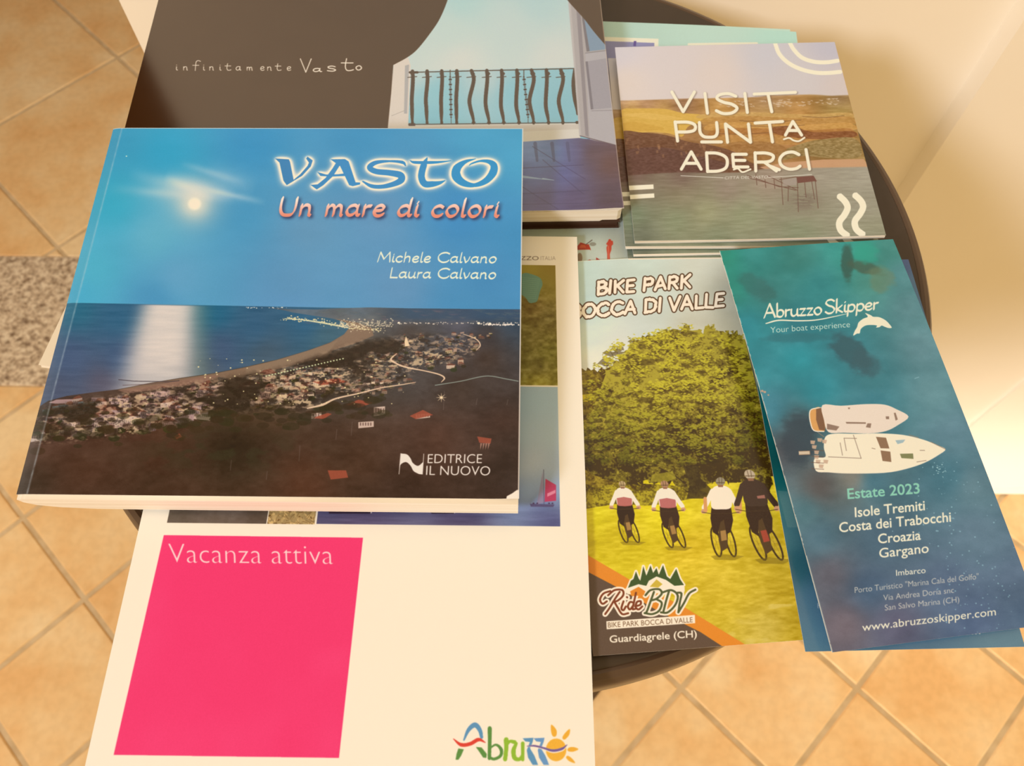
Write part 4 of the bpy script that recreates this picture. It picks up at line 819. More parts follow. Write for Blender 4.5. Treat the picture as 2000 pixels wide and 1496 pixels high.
        for q in ([(820, 1320), (900, 1322)], [(820, 1320), (835, 1400)], [(880, 1300), (930, 1450)], [(720, 1440), (930, 1450)], [(795, 1350), (810, 1430)], [(1380, 1345), (1476, 1392)], [(1340, 1400), (1310, 1400)], [(1240, 1300), (1300, 1318)], [(1290, 1475), (1350, 1465)], [(1000, 1385), (1020, 1390)], [(690, 1310), (650, 1280)]): cv.polys(brush([c_(*p) for p in q], 1.5), (150, 126, 104), .8)
        for q in ([(528, 1402), (600, 1400), (602, 1424), (530, 1426)],): cv.poly([c_(*p) for p in q], (214, 190, 160)); cv.polys(brush([c_(*p) for p in q], 1), (120, 90, 70))
        for x, y in ((615, 1345), (625, 1375), (640, 1410), (640, 1440), (650, 1470), (670, 1500), (700, 1470), (690, 1340), (660, 1330)): cv.poly([c_(x - 12, y - 12), c_(x + 20, y - 10), c_(x + 14, y + 14), c_(x - 10, y + 10)], (150, 96, 72) if (x + y) % 2 else (206, 170, 140), .9)
        for t in np.linspace(0, 1, 4): cv.polys(brush([c_(610, 1395 + t * 120), c_(690, 1400 + t * 120)], 1.1), (110, 74, 58), .8)
        # text block
        tx = lambda t, x0, y0, x1, y1, up, col=wh, wt=.014, al=1: word(cv, t, d_(x0, y0), d_(x1, y1), up, col, wt, al)
        tx('Estate 2023', 652, 280, 1175, 240, (-1.5, -19.5), (142, 206, 178), .016)
        tx('Isole Tremiti', 705, 412, 1213, 362, (-1, -18.5)); tx('Costa dei Trabocchi', 593, 522, 1404, 445, (-1, -18.5)); tx('Croazia', 875, 604, 1185, 576, (-1, -18)); tx('Gargano', 885, 708, 1243, 670, (-1, -18), wh, .009)
        tx('Imbarco', 1008, 838, 1222, 818, (-.6, -11), wh, .006, .95)
        tx('Porto Turistico "Marina Cala del Golfo"', 710, 962, 1610, 862, (-.6, -11), (224, 214, 198), -.004, .85); tx('Via Andrea Doria snc', 918, 1018, 1430, 962, (-.6, -11), (224, 214, 198), -.004, .85); tx('San Salvo Marina (CH)', 930, 1090, 1470, 1030, (-.6, -11), (224, 214, 198), -.004, .85)
        tx('www.abruzzoskipper.com', 768, 1240, 1740, 1125, (-.8, -15), wh, .002)
        dd = (((cv.u < .45) & (n2 > .42))).astype(float); cv.full(dd, (190, 200, 190), .7)
    else:
        # the copy underneath: pale strips of its own print
        cv.c[:] = cv.field([(1490, 820, 28, 96, 92), (1510, 900, 22, 88, 84), (1520, 945, 30, 98, 94), (1530, 980, 84, 130, 128), (1540, 1050, 76, 118, 122), (1550, 1100, 52, 96, 104), (1580, 1180, 84, 118, 134), (1600, 1260, 88, 124, 140), (1800, 1262, 92, 124, 142), (1980, 1262, 104, 134, 146), (1765, 510, 84, 104, 150), (1780, 560, 92, 126, 156), (1500, 700, 30, 110, 110)], 3)
        cv.c += ((n - .5) * .04)[..., None]
        cv.poly([(1519, 958), (1560, 962), (1580, 1030), (1538, 1030)], (120, 150, 140), .4)
        word(cv, 'F', (1597, 1188), (1602, 1187), (-.6, -10), (200, 200, 196), 0, .8)
        word(cv, 'www.abruzzoskipper.com', (1650, 1252), (1914, 1238), (-.6, -14), (244, 234, 214), .004)
    return cv

def art_vac():
    cv = Cover(P_VAC, *S_VAC, 4.6); X, Y = cv.X, cv.Y; rs = np.random.RandomState(8)
    cv.c[:] = np.array(WHITE) / 255
    k = fbm(cv.Hh, cv.W, 10, 4, 3, 1.3)
    # paraglider over green hills
    def box(P): 
        sl, M = cv.cover([P]); m_ = np.zeros((cv.Hh, cv.W)); m_[sl] = M; return m_
    rect = lambda u0, u1, v0, v1: ((cv.u > u0) & (cv.u < u1) & (cv.v > v0) & (cv.v < v1)).astype(float)
    gm = rect(112, 195, 19.5, 93.6)
    hill = cv.field([(1030, 525, 152, 130, 40), (1075, 525, 128, 104, 30), (1060, 560, 126, 110, 36), (1040, 600, 118, 92, 36), (1070, 620, 104, 88, 34), (1040, 660, 112, 96, 36), (1070, 690, 118, 108, 36), (1050, 720, 96, 82, 30), (1050, 745, 150, 134, 40), (900, 600, 120, 100, 36)])
    cv.full(gm, hill * 1.16 + ((k - .5) * .36 * sstep(540, 600, Y))[..., None])
    e = lambda x, y: (x / 7.48 + 980, y / 7.48 + 440)
    cv.poly([e(*q) for q in spline([(200, 800), (320, 700), (440, 715), (560, 770), (595, 860), (560, 960), (520, 1100), (470, 1130), (400, 1130), (340, 1050), (220, 960)], 5, True)], (112, 146, 118))
    for t in np.linspace(0, 1, 11): cv.polys(brush([e(280 + 40 * t, 760 + 300 * t), e(560 - 60 * t, 790 + 280 * t)], .8), (150, 178, 140), .6)
    # wide sea photo
    sm = rect(81.6, 195.1, 94.6, 167.4)
    sea = cv.field([(1020, 780, 172, 190, 194), (1020, 850, 180, 192, 192), (1020, 910, 186, 190, 190), (1090, 780, 172, 188, 192), (1090, 920, 176, 184, 190), (980, 850, 176, 190, 192), (1050, 780, 170, 188, 192), (1080, 850, 178, 190, 190), (1040, 900, 188, 190, 190), (1080, 960, 150, 166, 186), (1030, 960, 156, 172, 192), (1060, 985, 120, 140, 176), (1060, 1000, 84, 82, 120), (1080, 1020, 74, 72, 112), (900, 1000, 100, 88, 116), (900, 1020, 88, 76, 104), (700, 995, 92, 78, 100), (700, 1020, 96, 84, 116), (640, 1000, 86, 80, 108)])
    w = fbm(cv.Hh, cv.W, 5, 3, 9, 8); cv.full(sm, sea + ((w - .5) * .09 * (Y > 990))[..., None])
    f = lambda x, y: (x / 2.792 + 700, y / 2.792 + 960)
    for x0, x1 in ((-170, 75), (388, 530)): cv.poly([f(x0, 60), f(x1, 60), f(x1 - 6, 120), f(x0 + 10, 120)], (56, 40, 54)); cv.polys(brush([f(x1 + 8, 60), f(x1 - 6, 116)], 2.4), (216, 200, 190))
    cv.poly([f(935, 66), f(1070, 70), f(1062, 84), f(940, 82)], (90, 78, 110)); cv.poly([f(1020, -70), f(1078, -36), f(1078, 50), f(1015, 56)], (190, 60, 92)); cv.poly([f(985, 0), f(1005, -110), f(1012, 60), f(972, 70)], (150, 130, 150), .8)
    cv.polys(brush([f(1012, 72), f(1010, -120)], 1), (90, 78, 100)); cv.poly([f(1030, 10), f(1075, -10), f(1074, 8), f(1030, 28)], (236, 150, 160), .8)
    cv.dots([f(x, 64) for x in (955, 975, 1040, 1058)], [2.2] * 4, (80, 60, 90))
    # grey photo and pistachios
    g1 = rect(12.4, 58.4, 120, 167.6); cv.full(g1, cv.field([(340, 1000, 96, 80, 64), (440, 990, 112, 94, 80), (510, 1000, 92, 74, 58), (420, 1015, 108, 90, 74)]) + ((k - .5) * .08)[..., None])
    cv.dots([(470, 995), (465, 993)], [2, 2], (226, 206, 180))
    g2 = rect(58.9, 81.2, 120, 167.6); cv.full(g2, (112, 76, 34))
    for _ in range(420):
        x = rs.uniform(524, 616); y = rs.uniform(960, 1022); t = rs.uniform(0, 3.1); c = np.array([206, 168, 104]) * rs.uniform(.75, 1.15)
        P = [(x + 5.2 * math.cos(s_) * math.cos(t) - 3.2 * math.sin(s_) * math.sin(t), y + 4.6 * math.cos(s_) * math.sin(t) + 3 * math.sin(s_) * math.cos(t)) for s_ in np.linspace(0, 6.28, 9)[:-1]]
        sl, M = cv.cover([P])
        if sl: cv.paint(sl, M * g2[sl], np.clip(c, 0, 255), .95)
        if rs.rand() < .5:
            sl, M = cv.cover(brush([P[0], P[4]], .9)); 
            if sl: cv.paint(sl, M * g2[sl], (110, 74, 34), .8)
    cv.full(rect(80.9, 81.7, 119, 169), WHITE)
    word(cv, 'ABRUZZO ', (972, 508), (1052, 508), (0, -7.6), (110, 88, 70), 0, .9); word(cv, 'ITALIA', (1056, 508), (1085, 508), (0, -7.6), (150, 128, 108), -.01, .8)
    # pink panel
    cv.poly([(320, 1045), (709, 1050), (662, 1480), (222, 1474)], (246, 54, 106))
    pm = box([(320, 1045), (709, 1050), (662, 1480), (222, 1474)]); k2 = fbm(cv.Hh, cv.W, 150, 3, 31); cv.full(pm * sstep(.4, .8, k2), (250, 66, 116), .5)
    word(cv, 'Vacanza attiva', (330, 1099), (651, 1102), (-1.5, -38), (255, 206, 196), -.016)
    # regional wordmark with sun
    def W(pts, w, col, n_=6): 
        S = spline(pts, n_); ww = np.interp(np.linspace(0, 1, len(S)), np.linspace(0, 1, len(w)), w) / 2.792
        cv.polys(brush([f(*q) for q in S], ww), col)
    gr = (96, 140, 64); gl = (150, 184, 52); bl = (96, 146, 176); rd = (226, 66, 50)
    W([(575, 1355), (600, 1300), (635, 1272), (662, 1300), (672, 1340)], [8, 20, 28, 22, 16], bl)
    cv.poly([f(*q) for q in [(592, 1350), (608, 1318), (620, 1300), (626, 1312), (640, 1292), (645, 1320), (655, 1345), (620, 1362)]], WHITE)
    W([(518, 1348), (560, 1380), (610, 1375), (655, 1352), (692, 1368)], [4, 20, 20, 20, 4], rd)
    cv.poly([f(*q) for q in [(545, 1400), (575, 1405), (560, 1440), (545, 1462), (530, 1462), (535, 1430)]], gr); cv.poly([f(*q) for q in [(640, 1392), (672, 1395), (700, 1430), (698, 1452), (680, 1450), (660, 1420)]], gr)
    W([(716, 1290), (716, 1350), (714, 1455)], [22, 20, 18], gr); W([(716, 1400), (750, 1380), (778, 1405), (775, 1440), (740, 1458), (714, 1448)], [8, 12, 18, 16, 16, 14], gr)
    W([(806, 1352), (806, 1400), (800, 1460)], [26, 22, 22], gl); W([(806, 1385), (825, 1362), (852, 1366)], [14, 16, 22], gl)
    W([(862, 1372), (846, 1410), (852, 1452), (880, 1458), (896, 1430)], [14, 24, 24, 20, 10], gl); W([(896, 1372), (896, 1462)], [20, 18], gl)
    for dx in (0, 60): 
        cv.poly([f(*q) for q in [(895 + dx, 1345), (955 + dx, 1342), (950 + dx, 1365), (936 + dx, 1400), (960 + dx, 1440), (980 + dx, 1490), (950 + dx, 1490), (925 + dx, 1450), (918 + dx, 1410), (935 + dx, 1365), (910 + dx, 1362)]], bl if not dx else (108, 150, 186))
    cv.poly([f(*q) for q in circ(1078, 1408, 56, 62, 30)], (246, 176, 56))
    for c0 in [[(1052, 1270), (1080, 1300), (1078, 1332), (1060, 1334), (1050, 1305)], [(1152, 1294), (1150, 1325), (1125, 1352), (1112, 1342), (1125, 1318)], [(1200, 1404), (1170, 1418), (1142, 1414), (1144, 1398), (1170, 1392)], [(1182, 1480), (1150, 1470), (1132, 1450), (1142, 1440), (1165, 1455)]]: cv.poly([f(*q) for q in spline(c0, 4, True)], (244, 172, 54))
    W([(920, 1388), (960, 1388), (1010, 1400), (1060, 1415), (1110, 1405), (1138, 1382)], [6, 14, 14, 20, 20, 4], WHITE); W([(920, 1388), (960, 1386), (1010, 1398), (1060, 1412), (1110, 1402), (1138, 1380)], [4, 10, 10, 14, 14, 3], (120, 92, 140))
    return cv

def art_mint():
    cv = Cover(P_MINT, *S_MINT, 4.0); X, Y = cv.X, cv.Y
    cv.c[:] = cv.field([(1200, 50, 190, 214, 192), (1400, 60, 196, 220, 198), (1540, 75, 188, 222, 200), (1150, 490, 196, 200, 176), (1210, 480, 176, 172, 146), (1180, 510, 206, 208, 184)])
    cv.poly([(1100, 68), (1286, 76), (1284, 200), (1100, 200)], (246, 240, 226)); cv.poly([(1100, 76), (1278, 84), (1276, 200), (1100, 200)], (150, 144, 176)); cv.poly([(1238, 80), (1243, 80), (1242, 90), (1237, 90)], (100, 80, 140))
    cv.polys(brush([(1345, 87), (1478, 85)], 4.5), (246, 240, 226))
    e = lambda x, y: (x / 7.48 + 980, y / 7.48 + 440)
    cv.poly([e(*q) for q in [(1060, 360), (1150, 250), (1200, 265), (1240, 280), (1270, 275), (1300, 350), (1300, 370), (1290, 355)]], (176, 56, 32)); cv.poly([e(*q) for q in [(1130, 330), (1160, 280), (1220, 290), (1230, 330)]], (214, 96, 44), .8)
    cv.polys(brush([e(1230, 280), e(1320, 215)], 1.5), (96, 76, 60)); cv.poly([e(*q) for q in circ(1330, 275, 50, 28)], (152, 144, 120)); cv.poly([e(*q) for q in circ(1140, 475, 38, 72)], (146, 116, 84))
    cv.poly([e(*q) for q in spline([(1545, 515), (1540, 420), (1530, 330), (1545, 290), (1525, 275), (1550, 235), (1565, 205), (1590, 205), (1600, 225), (1622, 230), (1625, 280), (1605, 300), (1600, 360), (1580, 420), (1580, 515)], 4, True)], (200, 70, 46)); cv.polys(brush([e(1556, 300), e(1562, 500)], 1.2), (236, 150, 110), .7)
    cv.poly([e(*q) for q in spline([(1500, 545), (1530, 520), (1590, 515), (1640, 540), (1600, 552), (1540, 555)], 4, True)], (110, 44, 30))
    cv.poly([e(*q) for q in [(1240, 580), (1255, 515), (1285, 500), (1320, 520), (1325, 575)]], (186, 64, 36)); cv.poly([e(*q) for q in [(1375, 560), (1380, 470), (1430, 500), (1470, 550), (1460, 570)]], (176, 50, 36)); cv.poly([e(*q) for q in [(1470, 545), (1490, 530), (1510, 555), (1490, 565)]], (236, 150, 130), .7)
    return cv
# ================================================================ materials
def m_paper(name, col, rough=.6): return mat(name, col, rough, .3)[0]
M_PAPER = m_paper('white_paper', (.90, .88, .84)); 
def m_pages():
    mt, nt, b = mat('page_edges', (.88, .84, .76), .7, .2)
    tc = nd(nt, 'ShaderNodeTexCoord'); mp = nd(nt, 'ShaderNodeMapping'); mp.inputs['Scale'].default_value = (6, 6, 4200)
    n = nd(nt, 'ShaderNodeTexNoise', i_Scale=1.0, i_Detail=2.0); r = ramp(nt, [(.3, (.74, .66, .54)), (.6, (.93, .90, .84))])
    nt.links.new(tc.outputs['Object'], mp.inputs[0]); nt.links.new(mp.outputs[0], n.inputs['Vector']); nt.links.new(n.outputs['Fac'], r.inputs[0]); nt.links.new(r.outputs[0], b.inputs['Base Color'])
    return mt
M_PAGES = m_pages()
M_BROWN = m_paper('dark_brown_board', (.07, .035, .022), .5)

def m_tabletop():
    mt, nt, b = mat('black_table_laminate', (.03, .02, .014), .34, .5)
    tc = nd(nt, 'ShaderNodeTexCoord'); n = nd(nt, 'ShaderNodeTexNoise', i_Scale=9.0, i_Detail=5.0); r = ramp(nt, [(.3, (.030, .018, .012)), (.75, (.055, .036, .024))])
    nt.links.new(tc.outputs['Object'], n.inputs['Vector']); nt.links.new(n.outputs['Fac'], r.inputs[0]); nt.links.new(r.outputs[0], b.inputs['Base Color'])
    n2 = nd(nt, 'ShaderNodeTexNoise', i_Scale=900.0); bp = nd(nt, 'ShaderNodeBump', i_Strength=.08, i_Distance=.0003)
    nt.links.new(tc.outputs['Object'], n2.inputs['Vector']); nt.links.new(n2.outputs['Fac'], bp.inputs['Height']); nt.links.new(bp.outputs[0], b.inputs['Normal'])
    return mt
M_TABLE = m_tabletop()
M_EDGE = mat('table_edge_plastic', (.085, .050, .030), .30, .5)[0]

def m_tile():
    mt, nt, b = mat('ochre_floor_tile', (.7, .5, .25), .42, .4)
    g = nd(nt, 'ShaderNodeNewGeometry'); oi = nd(nt, 'ShaderNodeObjectInfo')
    n1 = nd(nt, 'ShaderNodeTexNoise', i_Scale=7.0, i_Detail=4.0, i_Roughness=.55); n2 = nd(nt, 'ShaderNodeTexNoise', i_Scale=70.0, i_Detail=3.0)
    nt.links.new(g.outputs['Position'], n1.inputs['Vector']); nt.links.new(g.outputs['Position'], n2.inputs['Vector'])
    r = ramp(nt, [(.34, (.83, .52, .24)), (.5, (.88, .62, .33)), (.68, (.92, .73, .46))])
    ad = nd(nt, 'ShaderNodeMath', operation='MULTIPLY_ADD'); ad.inputs[1].default_value = .16; ad.inputs[2].default_value = -.08
    nt.links.new(oi.outputs['Random'], ad.inputs[0])
    a2 = nd(nt, 'ShaderNodeMath', operation='ADD'); nt.links.new(n1.outputs['Fac'], a2.inputs[0]); nt.links.new(ad.outputs[0], a2.inputs[1]); nt.links.new(a2.outputs[0], r.inputs[0])
    mx = nd(nt, 'ShaderNodeMixRGB', blend_type='MULTIPLY', i_Fac=.35); r2 = ramp(nt, [(.35, (.80, .76, .70)), (.6, (1, 1, 1))])
    nt.links.new(n2.outputs['Fac'], r2.inputs[0]); nt.links.new(r.outputs[0], mx.inputs[1]); nt.links.new(r2.outputs[0], mx.inputs[2]); nt.links.new(mx.outputs[0], b.inputs['Base Color'])
    bp = nd(nt, 'ShaderNodeBump', i_Strength=.25, i_Distance=.0006); nt.links.new(n1.outputs['Fac'], bp.inputs['Height']); nt.links.new(bp.outputs[0], b.inputs['Normal'])
    return mt
M_TILE = m_tile()
def m_grout():
    mt, nt, b = mat('grout', (.5, .38, .22), .85, .2)
    g = nd(nt, 'ShaderNodeNewGeometry'); n = nd(nt, 'ShaderNodeTexNoise', i_Scale=40.0); r = ramp(nt, [(.3, (.56, .42, .25)), (.7, (.70, .56, .37))])
    nt.links.new(g.outputs['Position'], n.inputs['Vector']); nt.links.new(n.outputs['Fac'], r.inputs[0]); nt.links.new(r.outputs[0], b.inputs['Base Color'])
    return mt
M_GROUT = m_grout()
def m_granite():
    mt, nt, b = mat('speckled_granite', (.5, .4, .3), .3, .4)
    g = nd(nt, 'ShaderNodeNewGeometry')
    n = nd(nt, 'ShaderNodeTexNoise', i_Scale=80.0, i_Detail=3.0, i_Roughness=.65); v = nd(nt, 'ShaderNodeTexVoronoi', i_Scale=120.0)
    nt.links.new(g.outputs['Position'], n.inputs['Vector']); nt.links.new(g.outputs['Position'], v.inputs['Vector'])
    r = ramp(nt, [(.34, (.18, .12, .08)), (.44, (.40, .30, .21)), (.52, (.66, .54, .40)), (.62, (.88, .78, .62))])
    mx = nd(nt, 'ShaderNodeMixRGB', blend_type='MIX', i_Fac=.35)
    sp = nd(nt, 'ShaderNodeSeparateColor'); nt.links.new(v.outputs['Color'], sp.inputs[0]); rv = ramp(nt, [(.1, (.25, .18, .13)), (.3, (.62, .50, .38)), (.9, (.80, .68, .54))])
    nt.links.new(sp.outputs[0], rv.inputs[0]); nt.links.new(n.outputs['Fac'], r.inputs[0]); nt.links.new(r.outputs[0], mx.inputs[1]); nt.links.new(rv.outputs[0], mx.inputs[2]); nt.links.new(mx.outputs[0], b.inputs['Base Color'])
    return mt
M_GRANITE = m_granite()
def m_wall(name, col):
    mt, nt, b = mat(name, col, .75, .25)
    g = nd(nt, 'ShaderNodeNewGeometry'); n = nd(nt, 'ShaderNodeTexNoise', i_Scale=5.0, i_Detail=3.0)
    r = ramp(nt, [(.3, tuple(c * .97 for c in col)), (.7, col)]); nt.links.new(g.outputs['Position'], n.inputs['Vector']); nt.links.new(n.outputs['Fac'], r.inputs[0]); nt.links.new(r.outputs[0], b.inputs['Base Color'])
    n2 = nd(nt, 'ShaderNodeTexNoise', i_Scale=260.0); bp = nd(nt, 'ShaderNodeBump', i_Strength=.12, i_Distance=.0006)
    nt.links.new(g.outputs['Position'], n2.inputs['Vector']); nt.links.new(n2.outputs['Fac'], bp.inputs['Height']); nt.links.new(bp.outputs[0], b.inputs['Normal'])
    return mt
M_WALL = m_wall('cream_wall_paint', (.93, .90, .83)); M_WALL2 = m_wall('next_room_paint', (.30, .22, .16)); M_SKIRT = mat('white_skirting', (.95, .94, .90), .4, .4)[0]

# ================================================================ room
def clip_poly(P, nx, ny, d):     # keep nx*x+ny*y <= d
    out = []
    for i in range(len(P)):
        a, b = P[i], P[(i + 1) % len(P)]; fa = nx * a[0] + ny * a[1] - d; fb = nx * b[0] + ny * b[1] - d
        if fa <= 0: out.append(a)
        if (fa < 0) != (fb < 0) and fa != fb:
            t = fa / (fa - fb); out.append((a[0] + (b[0] - a[0]) * t, a[1] + (b[1] - a[1]) * t))
    return out
def box(name, x0, x1, y0, y1, z0, z1, m_, parent=None, bev=0.0):
    return prism(name, [(x0, y0), (x1, y0), (x1, y1), (x0, y1)], z0, z1, [m_], parent, bev)
floor = box('floor', -3.2, 3.2, -3.0, 4.2, -.05, -.0028, M_GROUT); tag(floor, kind='structure')
ANG = math.radians(45.6468); TS = .200; GAP = .0085
E1 = np.array([math.cos(ANG), math.sin(ANG)]); E2 = np.array([-math.sin(ANG), math.cos(ANG)])
def lay_tiles(origin, x0, x1, y0, y1, skip, TS=TS):
    full_mesh = None
    o = np.array(origin)
    for i in range(-14, 15):
        for j in range(-14, 15):
            c = o + TS * ((i + .5) * E1 + (j + .5) * E2)
            if not (x0 - .28 < c[0] < x1 + .28 and y0 - .28 < c[1] < y1 + .28) or skip(c): continue
            h = (TS - GAP) / 2
            P = [tuple(c + a * h * E1 + b * h * E2) for a, b in ((-1, -1), (1, -1), (1, 1), (-1, 1))]
            Q = P
            for nx, ny, d in ((1, 0, x1), (-1, 0, -x0), (0, 1, y1), (0, -1, -y0)): Q = clip_poly(Q, nx, ny, d) if len(Q) > 2 else Q
            if len(Q) < 3: continue
            A = abs(sum(Q[k][0] * Q[(k + 1) % len(Q)][1] - Q[(k + 1) % len(Q)][0] * Q[k][1] for k in range(len(Q)))) / 2
            if A < 2e-4: continue
            if len(Q) == 4 and A > .999 * (2 * h) ** 2:
                if full_mesh is None:
                    t = prism('tile', [tuple(a * h * E1 + b * h * E2) for a, b in ((-1, -1), (1, -1), (1, 1), (-1, 1))], -.004, 0, [M_TILE], floor, .0022); full_mesh = t.data
                else:
                    t = bpy.data.objects.new('tile', full_mesh); COL.objects.link(t); t.parent = floor
                t.location = (c[0], c[1], .0003 * math.sin(i * 12.9 + j * 7.3))
            else:
                q = np.array(Q); cc = q.mean(0)
                t = prism('tile', [tuple(p - cc) for p in q], -.004, 0, [M_TILE], floor, .0018); t.location = (cc[0], cc[1], 0)
lay_tiles((.2777, .1734), -1.35, 1.30, -.55, .7015, lambda c: (c[1] > .62 and c[0] > -.2))
lay_tiles((-.9595, 1.5939), -2.6, .4, 1.006, 3.3, lambda c: False, .400)
gr = box('trim_1', -2.0, .35, .704, 1.0035, -.01, .001, M_GRANITE, None, .0015); tag(gr, 'speckled granite threshold strip let into the tiled floor', kind='structure')
wb_ = box('wall_back', -.2988, .60, .535, 1.0, 0.0015, 2.7, M_WALL); tag(wb_, kind='structure')
wr = box('wall_right', .3705, 2.4, .514, .90, 0, 2.7, M_WALL); tag(wr, kind='structure')
bb = box('baseboard_right', .3705, 2.4, .509, .514, .0005, .034, M_SKIRT, None, .002); tag(bb, kind='structure')
pn = box('trim_2', .682, 2.4, .5095, .5145, .034, 2.08, M_SKIRT, None, .002); tag(pn, 'white panel face beside the cream wall, right of the table', kind='structure')
wl = box('wall_left', -3.2, -1.75, .704, 1.0, 0.0015, 2.7, M_WALL); tag(wl, kind='structure')
wf = box('wall_far', -3.2, 3.2, 4.1, 4.2, 0, 2.7, M_WALL2); tag(wf, kind='structure')
w2 = box('wall_west', -3.3, -3.2, 1.0, 4.2, 0, 2.7, M_WALL2); tag(w2, kind='structure')
w3 = box('wall_east', .8, .9, 1.0, 4.2, 0, 2.7, M_WALL2); tag(w3, kind='structure')
cl_ = box('ceiling', -3.3, 3.2, .9, 4.2, 2.7, 2.8, M_WALL2); tag(cl_, kind='structure')

# ================================================================ table
tx, ty = -.0063, .2829
table = empty('pedestal_table', (tx, ty, 0)); tag(table, 'small round black pedestal table covered with books and brochures', 'table')
lathe('tabletop', [(.0, -.004), (.0, 0), (.2325, 0), (.2332, -.0006), (.2332, -.004)], M_TABLE, table, (0, 0, TABLE_Z), 192)
lathe('edge_band', [(.2325, -.024), (.2325, -.0012), (.2350, -.0002), (.2375, -.0011), (.2393, -.0036), (.2401, -.0075), (.2401, -.019), (.2388, -.0225), (.236, -.024)], M_EDGE, table, (0, 0, TABLE_Z), 192)
lathe('underside', [(0, -.024), (.2324, -.024), (.2324, -.0042), (0, -.0042)], M_EDGE, table, (0, 0, TABLE_Z), 96)
lathe('mounting_plate', [(0, -.034), (.09, -.034), (.095, -.030), (.095, -.0242), (0, -.0242)], M_EDGE, table, (0, 0, TABLE_Z), 48)
lathe('column', [(0, .03), (.03, .03), (.03, TABLE_Z - .0342), (0, TABLE_Z - .0342)], M_EDGE, table, (0, 0, 0), 48)
lathe('base', [(0, .001), (.19, .001), (.192, .006), (.186, .012), (.06, .026), (.034, .034), (0, .034)], M_EDGE, table, (0, 0, 0), 96)

# ================================================================ books and brochures
def sheet(name, w, h, t, top, side, parent, off=(0, 0, 0), bend=None, nx=40, ny=40, uvm=True):
    """printed sheet of thickness t (mm), printed side up, bent by bend(x, y) -> dz (mm); centre of the top face at off"""
    xs = np.linspace(-w / 2, w / 2, nx + 1); ys = np.linspace(h / 2, -h / 2, ny + 1)
    XX, YY = np.meshgrid(xs, ys); Z = np.zeros_like(XX) if bend is None else bend(XX, YY)
    ox, oy, oz = off
    T = np.stack([XX + ox, YY + oy, Z + oz], -1).reshape(-1, 3) * MM; B = T - [0, 0, t * MM]
    N = (nx + 1) * (ny + 1); V = np.vstack([T, B]); F = []; MI = []
    idx = lambda r, c: r * (nx + 1) + c
    for r in range(ny):
        for c in range(nx):
            F.append((idx(r, c), idx(r + 1, c), idx(r + 1, c + 1), idx(r, c + 1))); MI.append(0)
            F.append((N + idx(r, c), N + idx(r, c + 1), N + idx(r + 1, c + 1), N + idx(r + 1, c))); MI.append(1)
    for c in range(nx):
        F.append((idx(0, c), idx(0, c + 1), N + idx(0, c + 1), N + idx(0, c))); F.append((idx(ny, c + 1), idx(ny, c), N + idx(ny, c), N + idx(ny, c + 1))); MI += [1, 1]
    for r in range(ny):
        F.append((idx(r + 1, 0), idx(r, 0), N + idx(r, 0), N + idx(r + 1, 0))); F.append((idx(r, nx), idx(r + 1, nx), N + idx(r + 1, nx), N + idx(r, nx))); MI += [1, 1]
    uv = np.stack([(XX + w / 2) / w, (YY + h / 2) / h], -1).reshape(-1, 2); uv = np.vstack([uv, uv])
    o = mesh_obj(name, V, F, [top, side], parent, MI, uv, smooth=True)
    bm = bmesh.new(); bm.from_mesh(o.data)
    for f_ in bm.faces: f_.smooth = f_.material_index == 0
    for e in bm.edges: e.smooth = len({f_.material_index for f_ in e.link_faces}) == 1
    bm.to_mesh(o.data); bm.free()
    return o
def root(name, pose, drop, label, cat, group=None):
    x, y, z, yaw, pit, rol = pose
    R = rot3(yaw, pit, rol).to_4x4()
    o = empty(name, (0, 0, 0)); o.matrix_world = Matrix.Translation((x * MM, y * MM, TABLE_Z + z * MM)) @ R @ Matrix.Translation((0, 0, -drop * MM))
    return tag(o, label, cat, group)
PAPER = [M_PAPER]
SP = dict(rough=.22, spec=.5)

# --- mint brochures at the very bottom
def mint(pose, label, M_):
    r = root('brochure', pose, 1.0, label, 'brochure', None)
    sheet('cover', *S_MINT, .25, M_, M_PAPER, r, (0, 0, 1.0), lambda x, y: .25 * np.sin(x / 30) * (y > 100), 30, 30)
    sheet('pages', S_MINT[0] - .8, S_MINT[1] - .8, .7, M_PAPER, M_PAPER, r, (0, 0, .72), None, 4, 4)
    return r
M_MINT = finish(art_mint(), 'mint_brochure_print', .35)
mint(P_MINT, 'mint green brochure with a white frame and red figures under the other leaflets', M_MINT)
mint((P_MINT[0] - 1.2, P_MINT[1] + 2.2, 1.25, -2.6, 0, 0), 'second mint brochure peeking out behind the top one near the table edge', mat('mint_print_plain', tuple(s2l(np.array([196, 222, 198]) / 255) / LIT), .35)[0])
# --- cream booklet sticking out left
cb = root('booklet', (-157.3, 294.6, 4.0, -7.7, 0, 0), 3.0, 'cream booklet, only its corner sticking out left of the blue photo book', 'booklet')
M_CREAM = m_paper('cream_card', (.86, .80, .68)); sheet('cover', 148, 210, .3, M_CREAM, M_CREAM, cb, (0, 0, 3), None, 8, 8); sheet('pages', 147.4, 209.2, 2.3, M_PAGES, M_PAGES, cb, (0, 0, 2.65), None, 4, 4); sheet('back_cover', 148, 210, .3, M_CREAM, M_CREAM, cb, (0, 0, .32), None, 4, 4)
# --- bike park leaflet
M_BIKE = finish(art_bike(), 'bike_park_print', gain=1.1, **SP)
rb = root('leaflet', P_BIKE, 1.4, 'bike park leaflet with a big green tree and four cyclists', 'leaflet')
sheet('front_panel', *S_BIKE, .3, M_BIKE, M_PAPER, rb, (0, 0, 1.4), lambda x, y: .5 * np.exp(-((y + 105) / 20) ** 2) * (x / 99 + .5) , 20, 40)
sheet('folded_panels', S_BIKE[0] - .6, S_BIKE[1] - .6, 1.0, M_PAPER, M_PAPER, rb, (0, 0, 1.05), None, 4, 4)
